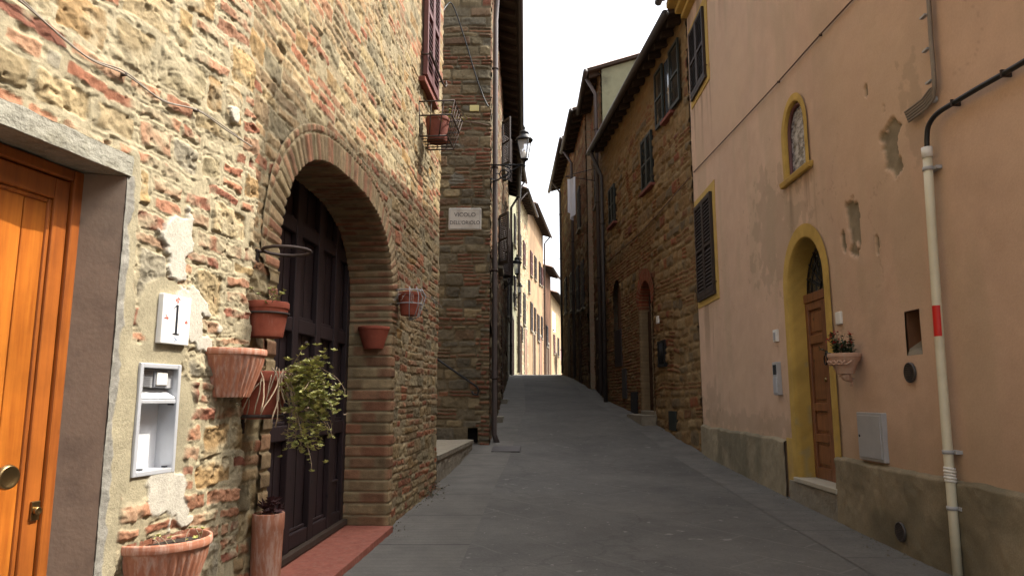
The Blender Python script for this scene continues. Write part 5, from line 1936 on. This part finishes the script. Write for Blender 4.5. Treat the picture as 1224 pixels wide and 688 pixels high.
small_plant('succulent', 'straggling sprigs poking through the wire basket', bp(.05, .18, .24), (.12, .12), 26, .17, random.Random(31), droop=.8, bias=(.4, .1), lr=.020)

# cables on the near wall
def cable(name, label, pts, r, m, n=6, clips=None):
    t = thing(name, label, 'cable', pts[0])
    P_ = [np.array(p) for p in pts]
    # smooth
    out = []
    for i in range(len(P_)-1):
        p0, p1, p2, p3 = P_[max(i-1, 0)], P_[i], P_[i+1], P_[min(i+2, len(P_)-1)]
        for k in range(6):
            f = k/6
            out.append(.5*((2*p1)+(-p0+p2)*f+(2*p0-5*p1+4*p2-p3)*f*f+(-p0+3*p1-3*p2+p3)*f**3))
    out.append(P_[-1])
    part('wire', MB().tube(out, r, n), M[m], t)
    if clips:
        for p, W in clips:
            q = np.array(p)
            s = float((q[:2]-W.a).dot(W.d))
            hh = float((q[:2]-W.a).dot(W.n))
            part('clip', MB().wbox(W, s-.006, s+.006, q[2]-r*1.3, q[2]+r*1.3, 0, hh+r*1.15), M['iron'], t)
    return t
pts = [NW.at(x, y, .018) for x, y in ((-40, -45), (20, -2), (75, 45), (110, 72), (150, 89), (195, 120), (236, 132), (270, 155), (301, 175))]
cable('cable', 'pale twisted cable sagging across the sunlit stone above the orange door', pts, .0030, 'cable', clips=[(pts[4], NW), (pts[6], NW)])
cable('cable', 'second thin strand beside the sagging pale cable on the near wall', [p+np.array([0, 0, .007*math.sin(i*2.1)+.003]) for i, p in enumerate(pts)], .0024, 'cable')

# ------------------------------------------------------------------ 9. alley corner
# street sign
sx0, sz1 = FW.px(536.5, 249)
sx1, sz0 = FW.px(575.5, 275.5)
t = thing('street_sign', 'white stone street name plate reading VICOLO DELL\'ORIOLO', 'street sign', FW.P((sx0+sx1)/2, sz0, 0))
part('plate', MB().wbox(FW, sx0, sx1, sz0, sz1, -.01, .045), M['marble'], t, bevel=.022)
fr = MB()
e, wd = .022, .006
a, b, c_, d_ = sx0+e, sx1-e, sz0+e, sz1-e
fr.wbox(FW, a, b, c_, c_+wd, .0455, .047).wbox(FW, a, b, d_-wd, d_, .0455, .047).wbox(FW, a, a+wd, c_+wd, d_-wd, .0455, .047).wbox(FW, b-wd, b, c_+wd, d_-wd, .0455, .047)
part('border', fr, M['grey_plastic'], t)
zm = (sz0+sz1)/2
text_on(FW, 'VICOLO', (sx0+sx1)/2, zm+.068, .0462, .100, M['ink'], t)
text_on(FW, "DELL'ORIOLO", (sx0+sx1)/2, zm-.070, .0462, .094, M['ink'], t, sx=.88)
px_, pz_ = FW.px(567, 130)
t = tag(part('plate', MB().wbox(FW, px_-.08, px_+.08, pz_-.055, pz_+.055, -.01, .03), M['yellow_tag'], None, bevel=.006), 'small pale yellow plate high above the street sign', 'sign')
t.name = 'small_plate'
# cables on the alley face
pts = [FW.at(527, 20, .5), FW.at(533, 8, .35), FW.at(541, 6, .2), FW.at(555, 45, .08), FW.at(568, 88, .05), FW.at(578, 116, .04), FW.at(584, 128, .06)]
cable('cable', 'dark cable dropping steeply across the alley face above the street sign', pts, .012, 'black')
pts = [FW.at(534, 143, .03), FW.at(552, 145, .03), FW.at(570, 147, .03), FW.at(584, 150, .03)]
cable('cable', 'thin level cable across the alley face under the yellow plate', pts, .009, 'cable_dark')
# raised stone platform in the mouth of the alley
t = thing('stone_platform', 'low stone platform in the alley mouth under the street sign', 'platform', (-2, 10, 0))
zp = EYE-.655
mb = MB()
q = [(-.86, 8.35), (-.63, 11.45), (-5.5, 11.75), (-5.5, 8.35)]
mb.hexa([(x, y, zp-1.0) for x, y in q]+[(x, y, zp-.055) for x, y in q])
rough(part('base', mb, M['plinth_stone'], t), 6, .06, .2)
mb = MB()
q2 = [(-.84, 8.34), (-.61, 11.5), (-5.5, 11.78), (-5.5, 8.34)]
mb.hexa([(x, y, zp-.053) for x, y in q2]+[(x, y, zp) for x, y in q2])
rough(part('top_slab', mb, M['plinth_stone'], t), 6, .03, .2)
t = tag(part('drain_cover', slab(MB(), Wall((-.3, 11.2), (-.28, 11.62)), 0, .42, -.02, .42, .0, .022, 3), M['gutter'], None, bevel=.004), 'dark iron drain cover at the foot of the corner drainpipe', 'drain cover')

# lamps
def lamp(label, W, s, z, arm, hl, group='wrought iron lanterns on wall brackets'):
    # z = height of the arm, hl = height of the lantern
    t = thing('street_lamp', label, 'street lamp', W.P(s, z, 0), group)
    mb = MB()
    mb.wbox(W, s-.03, s+.03, z-.34, z+.10, 0, .02)
    mb.tube([W.P(s, z, 0), W.P(s, z, arm)], .016, 8)
    # scroll under the arm
    R1 = min(.13, arm*.25)
    ctr = (arm*.42, z-R1-.03)
    pts = []
    for i in range(40):
        f = i/39
        a = math.pi*.5-f*math.pi*3.2
        rr = R1*(1-.72*f)
        pts.append(W.P(s, ctr[1]+rr*math.sin(a), ctr[0]+rr*math.cos(a)))
    mb.tube(pts, .011, 6)
    pts = []
    for i in range(30):
        f = i/29
        a = math.pi*1.0+f*math.pi*1.6
        rr = R1*.75*(1-.55*f)
        pts.append(W.P(s, z-.20+rr*math.sin(a), R1*.8+rr*math.cos(a)))
    mb.tube(pts, .010, 6)
    mb.tube([W.P(s, z-.32, .01), W.P(s, z-.24, arm*.30), W.P(s, z-.09, arm*.66), W.P(s, z, arm*.92)], .011, 6)
    part('bracket', mb, M['black_iron'], t)
    c = W.P(s, z, arm)
    k = hl/.72
    mb = MB().lathe(c, [(.012, -.05*k), (.03*k, -.02*k), (.018*k, .0), (.020*k, .05*k), (.045*k, .075*k), (.072*k, .09*k), (.075*k, .105*k)], 12)
    mb.tube([c+np.array([0, 0, -.07*k]), c], .012, 6)
    part('holder', mb, M['black_iron'], t)
    zb, zt, rb, rt = .105*k, .44*k, .072*k, .140*k
    gm, im = MB(), MB()
    rot = .5
    for i in range(4):
        a0_, a1_ = rot+math.pi/2*i, rot+math.pi/2*(i+1)
        A = [c+np.array([rb*math.cos(a0_), rb*math.sin(a0_), zb]), c+np.array([rb*math.cos(a1_), rb*math.sin(a1_), zb]), c+np.array([rt*math.cos(a1_), rt*math.sin(a1_), zt]), c+np.array([rt*math.cos(a0_), rt*math.sin(a0_), zt])]
        gm.add(A, [(0, 1, 2, 3)])
        im.tube([A[0], A[3]], .009*k, 6).tube([A[3], A[2]], .010*k, 6).tube([A[0], A[1]], .008*k, 6)
    part('glass', gm, M['lampglass'], t)
    part('frame', im, M['black_iron'], t)
    mb = MB().lathe(c, [(.150*k, .435*k), (.158*k, .45*k), (.125*k, .49*k), (.085*k, .53*k), (.072*k, .565*k), (.088*k, .572*k), (.070*k, .60*k), (.035*k, .625*k), (.018*k, .64*k), (.028*k, .665*k), (.020*k, .69*k), (.004*k, .72*k)], 16)
    part('cap', mb, M['black_iron'], t)
    mb = MB().lathe(c, [(.002, .12*k), (.03*k, .14*k), (.04*k, .19*k), (.03*k, .23*k), (.018*k, .25*k), (.018*k, .27*k), (.001, .28*k)], 12)
    part('bulb', mb, M['white'], t)
    return t
za = at(600, 198, 11.95)[2]
lamp('large wrought iron lantern on the alley corner above the street sign', LW, .12, za, .585, .72)
q = LW.px(600, 318)
lamp('middle lantern further up the street under the big one', LW, 8.0, at(617, 331, 19.8)[2], .37, .66)
W4 = Wall((-.15, 28.0), (.22, 33.0))
lamp('smallest and farthest lantern on the sunlit greenish house', W4, 2.6, at(616, 352, 30.6)[2], .30, .60)

for i, (s, lab) in enumerate(((4.35, 'small dry weed at the foot of the brick wall near the alley platform'), (4.72, 'scruffy weed where the brick wall meets the alley platform'))):
    q = AW.P(s, 0, .05)
    q[2] = G(q[1])
    small_plant('weed', lab, q, (.03, .10), 16, .12, random.Random(40+i), droop=.5, mleaf='dry' if i else 'leaf_dark', lr=.016)
# ------------------------------------------------------------------ 10. things on the pink house
def disc(W, s, z, prof, n=24):
    return wall_disc(MB(), W, s, z, prof, n)
# pole with red band and its black cable
t = thing('conduit_pole', 'cream conduit pole with a red band on the pink wall', 'pole', PK.P(4.70, G(4.7), .05))
xs_ = [(1108, 180), (1113, 260), (1121, 380), (1130, 500), (1138, 600), (1146, 700)]
pp = [PK.at(x, y, .060) for x, y in xs_]
part('pipe', MB().tube(pp, .0285, 16), M['pole'], t)
def between(z):
    for i in range(len(pp)-1):
        if pp[i+1][2] <= z <= pp[i][2]:
            f = (pp[i][2]-z)/(pp[i][2]-pp[i+1][2])
            return pp[i]+(pp[i+1]-pp[i])*f
    return pp[-1]
zA, zB = PK.px(1121, 402, .06)[1], PK.px(1121, 365, .06)[1]
mb = MB()
cA, cB = between(zA), between(zB)
# tape wrapped round part of the pipe
n_ = 12
vs, fs = [], []
for j, cc_ in enumerate((cA, cB)):
    for i in range(n_+1):
        a = math.pi*.90+math.pi*.62*i/n_
        vs.append(cc_+np.array([.0300*math.cos(a), .0300*math.sin(a), 0]))
for i in range(n_):
    fs.append((i, i+1, i+n_+2, i+n_+1))
mb.add(vs, fs, True)
part('red_band', mb, M['red'], t)
mb = MB()
for y in (196, 538, 602):
    q = between(PK.px(1120, y, .06)[1])
    mb = MB().tube([q+np.array([0, 0, -.012]), q+np.array([0, 0, .012])], .034, 14)
    s = float((q[:2]-PK.a).dot(PK.d))
    mb.wbox(PK, s-.055, s+.055, q[2]-.011, q[2]+.011, 0, .04)
    part('clamp', mb, M['greymetal'], t)
q = between(PK.px(1136, 567, .06)[1])
mb = MB()
for k in range(5):
    mb.tube([q+np.array([0, 0, -.045+k*.019]), q+np.array([.002, 0, -.030+k*.019])], .0345+.002*(k % 2), 14)
part('tape_wrap', mb, M['white'], t)
mb = MB().tube([pp[0]+np.array([0, 0, -.05]), pp[0]+np.array([0, 0, .02])], .034, 16)
part('socket', mb, M['white'], t)
pts = [pp[0]+np.array([0, 0, -.02])]+[PK.at(x, y, h) for x, y, h in ((1108, 165, .06), (1110, 150, .06), (1120, 136, .05), (1140, 123, .04), (1170, 105, .04), (1200, 88, .04), (1240, 64, .04), (1300, 25, .04))]
cable('cable', 'thick black cable curving up out of the cream pole', pts, .0165, 'black', 10, clips=[(pts[4], PK), (pts[6], PK)])
# bundle of old conduits
t = thing('conduit_bundle', 'bundle of grey conduits running down the upper pink wall and bending left', 'cable', PK.at(1113, 60, 0))
mb = MB()
for k in range(5):
    o = (k-2)*.011
    mb.tube([PK.at(x+o*60, y, .03+.012*(k % 2)) for x, y in ((1112, -40), (1110, 0), (1113, 50), (1116, 85), (1117, 104))]+[PK.at(x+o*110, y+o*250, .03) for x, y in ((1114, 112), (1105, 124), (1096, 131), (1084, 140))], .0085, 6)
part('wire', mb, M['cable'], t)
mb = MB()
for (x, y) in ((1110, 20), (1113, 60), (1117, 98)):
    s, z = PK.px(x, y)
    part('clip', MB().wbox(PK, s-.030, s+.030, z-.006, z+.006, .02, .046), M['greymetal'], t)
mb = MB()
s, z = PK.px(1119, 119)
wall_disc(mb, PK, s, z, [(.022, 0), (.022, .02), (.012, .022), (.0001, .022)], 12)
part('eyelet', mb, M['greymetal'], t)
# thin cable slanting down across the pink and the rubble house
pts = [PK.at(x, y, .02) for x, y in ((1075, -60), (1019, 0), (980, 42), (930, 98), (880, 152), (829, 206))]
cable('cable', 'thin brown cable slanting down across the upper pink wall', pts, .0075, 'cable_dark', clips=[(pts[2], PK), (pts[3], PK)])
pts = [STW.at(x, y, .06) for x, y in ((824, 212), (800, 240), (775, 268), (750, 292), (726, 312))]
cable('cable', 'thin brown cable slanting across the rubble house between its windows', pts, .010, 'cable_dark')
# bell, letter box, light plate
s, z = PK.px(929, 401)
t = thing('doorbell', 'small pale doorbell plate left of the arched brown door', 'doorbell', PK.P(s, z-.06, 0))
part('plate', MB().wbox(PK, s-.055, s+.055, z-.065, z+.065, -.005, .03), M['white'], t, bevel=.006)
part('button', MB().wbox(PK, s-.03, s+.03, z-.045, z+.035, .03, .036), M['greymetal'], t, bevel=.003)
s, z = PK.px(931.5, 452)
t = thing('letter_box', 'grey metal letter box under the doorbell on the pink wall', 'letter box', PK.P(s, z-.17, 0))
part('box', MB().wbox(PK, s-.07, s+.07, z-.175, z+.175, -.005, .045), M['greymetal'], t, bevel=.005)
part('window', MB().wbox(PK, s-.05, s+.05, z+.04, z+.145, .045, .047), M['pane'], t)
part('flap', MB().wbox(PK, s-.055, s+.055, z-.155, z+.015, .045, .052), M['alu'], t, bevel=.004)
s, z = PK.px(1004, 380)
t = tag(part('light_plate', MB().wbox(PK, s-.048, s+.048, z-.055, z+.055, -.005, .022), M['white'], None, bevel=.006), 'small square white plate right of the arched brown door', 'wall plate')
# meter cabinet
s0, s1 = PK.px(1061, 525)[0], PK.px(1031, 525)[0]
z1, z0 = 1.135, .765
t = thing('meter_cabinet', 'pale grey metal meter cabinet low on the pink wall', 'cabinet', PK.P((s0+s1)/2, z0, 0))
mb = MB().wbox(PK, s0, s1, z0, z1, -.01, .035)
part('frame', mb, M['greymetal'], t, bevel=.004)
part('door', MB().wbox(PK, s0+.022, s1-.022, z0+.022, z1-.022, .035, .043), M['alu_box'] if False else M['greymetal'], t, bevel=.003)
part('lock', wall_disc(MB(), PK, s1-.05, (z0+z1)/2, [(.010, .043), (.010, .048), (.0001, .048)], 10), M['ink'], t)
# wall planter with geraniums
c9 = PK.at(1009.5, 432, .125)
r9, h9 = .128, .165
c9 = np.array([c9[0], c9[1], PK.px(1008, 446, .2)[1]])
t = wall_pot('flower_pot', 'pale swagged terracotta planter on the pink wall beside the arched door', PK, c9, r9, h9, 'terra_pale', .52, 0, .035, hmin=.01)
mb = MB()
for k in range(7):
    a = math.pi+(-1.2+k*.4)
    o = np.array([math.cos(a), math.sin(a), 0])
    q = [c9+o*(r9*.90)+np.array([-o[1]*x*.045, o[0]*x*.045, .105-.03*(1-x*x)]) for x in np.linspace(-1, 1, 7)]
    mb.tube(q, .009, 6)
part('swag', mb, M['terra_pale'], t)
mb = MB().tube([c9+np.array([0, 0, .0]), c9+np.array([.01, 0, -.03]), c9+np.array([.05, 0, -.06])], .03, 10, rr=[.05, .035, .012])
mb.tube([c9+np.array([.06, 0, -.03]), c9+np.array([.04, 0, -.10])], .009, 6)
part('bracket', mb, M['terra_pale'], t)
t = thing('geranium', 'dark leaved geranium with red flowers in the pale planter', 'plant', c9+np.array([0, 0, h9-.03]))
rn = random.Random(77)
a, b, fl_ = MB(), MB(), MB()
for i in range(34):
    p = c9+np.array([rn.uniform(-.09, .06), rn.uniform(-.09, .09), h9-.03])
    pts = sprig(a, MB(), p, [rn.uniform(-.5, .4), rn.uniform(-.6, .6), 1], rn.uniform(.08, .21), rn, droop=.1, nleaf=0, rose=False)
    for j in range(9):
        q = pts[rn.randint(2, 7)]
        L = rn.uniform(.022, .036)
        leafq(b, q, [rn.uniform(-1, 1), rn.uniform(-1, 1), rn.uniform(-.2, .8)], L, L*.45)
    if i % 3 == 0:
        for j in range(10):
            leafq(fl_, pts[-1]+np.array([rn.uniform(-.014, .014) for _ in range(3)]), [rn.uniform(-1, 1), rn.uniform(-1, 1), rn.uniform(-.3, 1)], .018, .008)
part('stem', a, M['leaf_dark'], t)
part('foliage', b, M['leaf_dark'], t)
part('flower', fl_, M['redflower'], t)
# little plates on the rubble house
s, z = STW.px(788, 382)
tag(part('house_number', MB().wbox(STW, s-.06, s+.06, z-.07, z+.07, .0, .045), M['white'], None, bevel=.006), 'tiny white number plate beside the arched door of the rubble house', 'house number')

# ------------------------------------------------------------------ 11. laundry
def cloth(name, label, p0, p1, drop, m, seed, group, folds=5, amp=.04, taper=.3):
    p0, p1 = np.array(p0), np.array(p1)
    nu, nv = 28, 26
    vs = []
    d = (p1-p0)
    L = np.linalg.norm(d)
    d = d/L
    nrm = np.array([d[1], -d[0], 0])
    rg = np.random.default_rng(seed)
    ph = rg.uniform(0, 6, 3)
    for th in (0, .006):
        for i in range(nu):
            u = i/(nu-1)
            for j in range(nv):
                v = j/(nv-1)
                uu = .5+(u-.5)*(1-taper*v)
                p = p0+d*L*uu+nrm*(amp*(.3+v)*math.sin(folds*2*math.pi*u*.5+ph[0]+v)+.3*amp*math.sin(9*u+ph[1])+th)
                p[2] = p0[2]+(p1[2]-p0[2])*uu-v*drop*(1+.10*math.sin(5*u+ph[2]))-.03*math.sin(math.pi*u)
                vs.append(p)
    fs = []
    N = nu*nv
    for k in (0, N):
        for i in range(nu-1):
            for j in range(nv-1):
                a = k+i*nv+j
                fs.append((a, a+nv, a+nv+1, a+1))
    mb = MB().add(vs, fs, True)
    o = part(name, mb, M[m], None)
    return tag(o, label, 'laundry', group)
LG = 'washing hung out over the street'
w = W6.P(1.2, 0, 0)
cloth('laundry', 'long white cloth hanging out from the tall brown house on the right', at(679, 214, 19.6), at(687, 211, 19.2), 1.1, 'cloth', 3, LG, taper=.45)
t = thing('clothes_line', 'iron bracket and line carrying the long white cloth', 'clothes line', at(683, 210, 19.4))
a = at(676, 211, 19.6); b = at(689, 207, 19.2)
part('line', MB().tube([a, b, np.array([2.44, 19.0, b[2]+.1])], .012, 5).tube([a, np.array([2.44, 19.7, a[2]-.1])], .012, 5), M['iron'], t)
W8_ = Wall((2.75, 50.0), (4.05, 58.0))
W7_ = Wall((2.05, 46.0), (2.75, 50.0))
cloth('laundry', 'small white cloth below the eave of the brown house up the street', W7_.P(.8, 6.9, .5), W7_.P(2.0, 6.9, .5), 1.2, 'cloth', 5, LG)
cloth('laundry', 'pink cloth on the peach house near the end of the street', W8_.P(2.0, 4.9, .5), W8_.P(3.2, 4.9, .5), 1.0, 'cloth_pink', 7, LG)
cloth('laundry', 'white cloth beside the pink one on the peach house', W8_.P(3.4, 4.9, .5), W8_.P(4.4, 4.9, .5), .9, 'cloth', 8, LG)

# ------------------------------------------------------------------ 12. grit along the foot of the walls
rg = np.random.default_rng(12)
gv, gf = [], []
def grit(W, s0, s1, n, h0, h1):
    for i in range(n):
        s = rg.uniform(s0, s1)
        h = h0+(h1-h0)*rg.random()**2.2
        r = rg.uniform(.003, .009)*(1 if rg.random() < .93 else 2.2)
        p = W.P(s, 0, h)
        p[2] = G(p[1])+r*.3
        k = len(gv)
        a = rg.uniform(0, 6.28, 5)
        for j in range(4):
            gv.append(tuple(p+np.array([r*math.cos(j*1.571+a[0])*rg.uniform(.6, 1.2), r*math.sin(j*1.571+a[0])*rg.uniform(.6, 1.2), -r*.35])))
        gv.append(tuple(p+np.array([rg.uniform(-.3, .3)*r, rg.uniform(-.3, .3)*r, r*.7])))
        for j in range(4):
            gf.append((k+j, k+(j+1) % 4, k+4))
grit(AW, 2.5, 4.8, 420, .03, .22)
grit(PK, 3.8, 11.0, 900, .05, .30)
grit(STW, 0, 6.5, 350, .06, .30)
grit(LW, 0.2, 8, 300, .03, .25)
go = mesh_obj('gravel', gv, gf, mat('grit and dust', (0.12, 0.105, 0.08), .95, var=.5, scale=30), None)
go['kind'] = 'stuff'
go['label'] = 'loose grit and crumbs of mortar along the foot of the walls'
go['category'] = 'gravel'
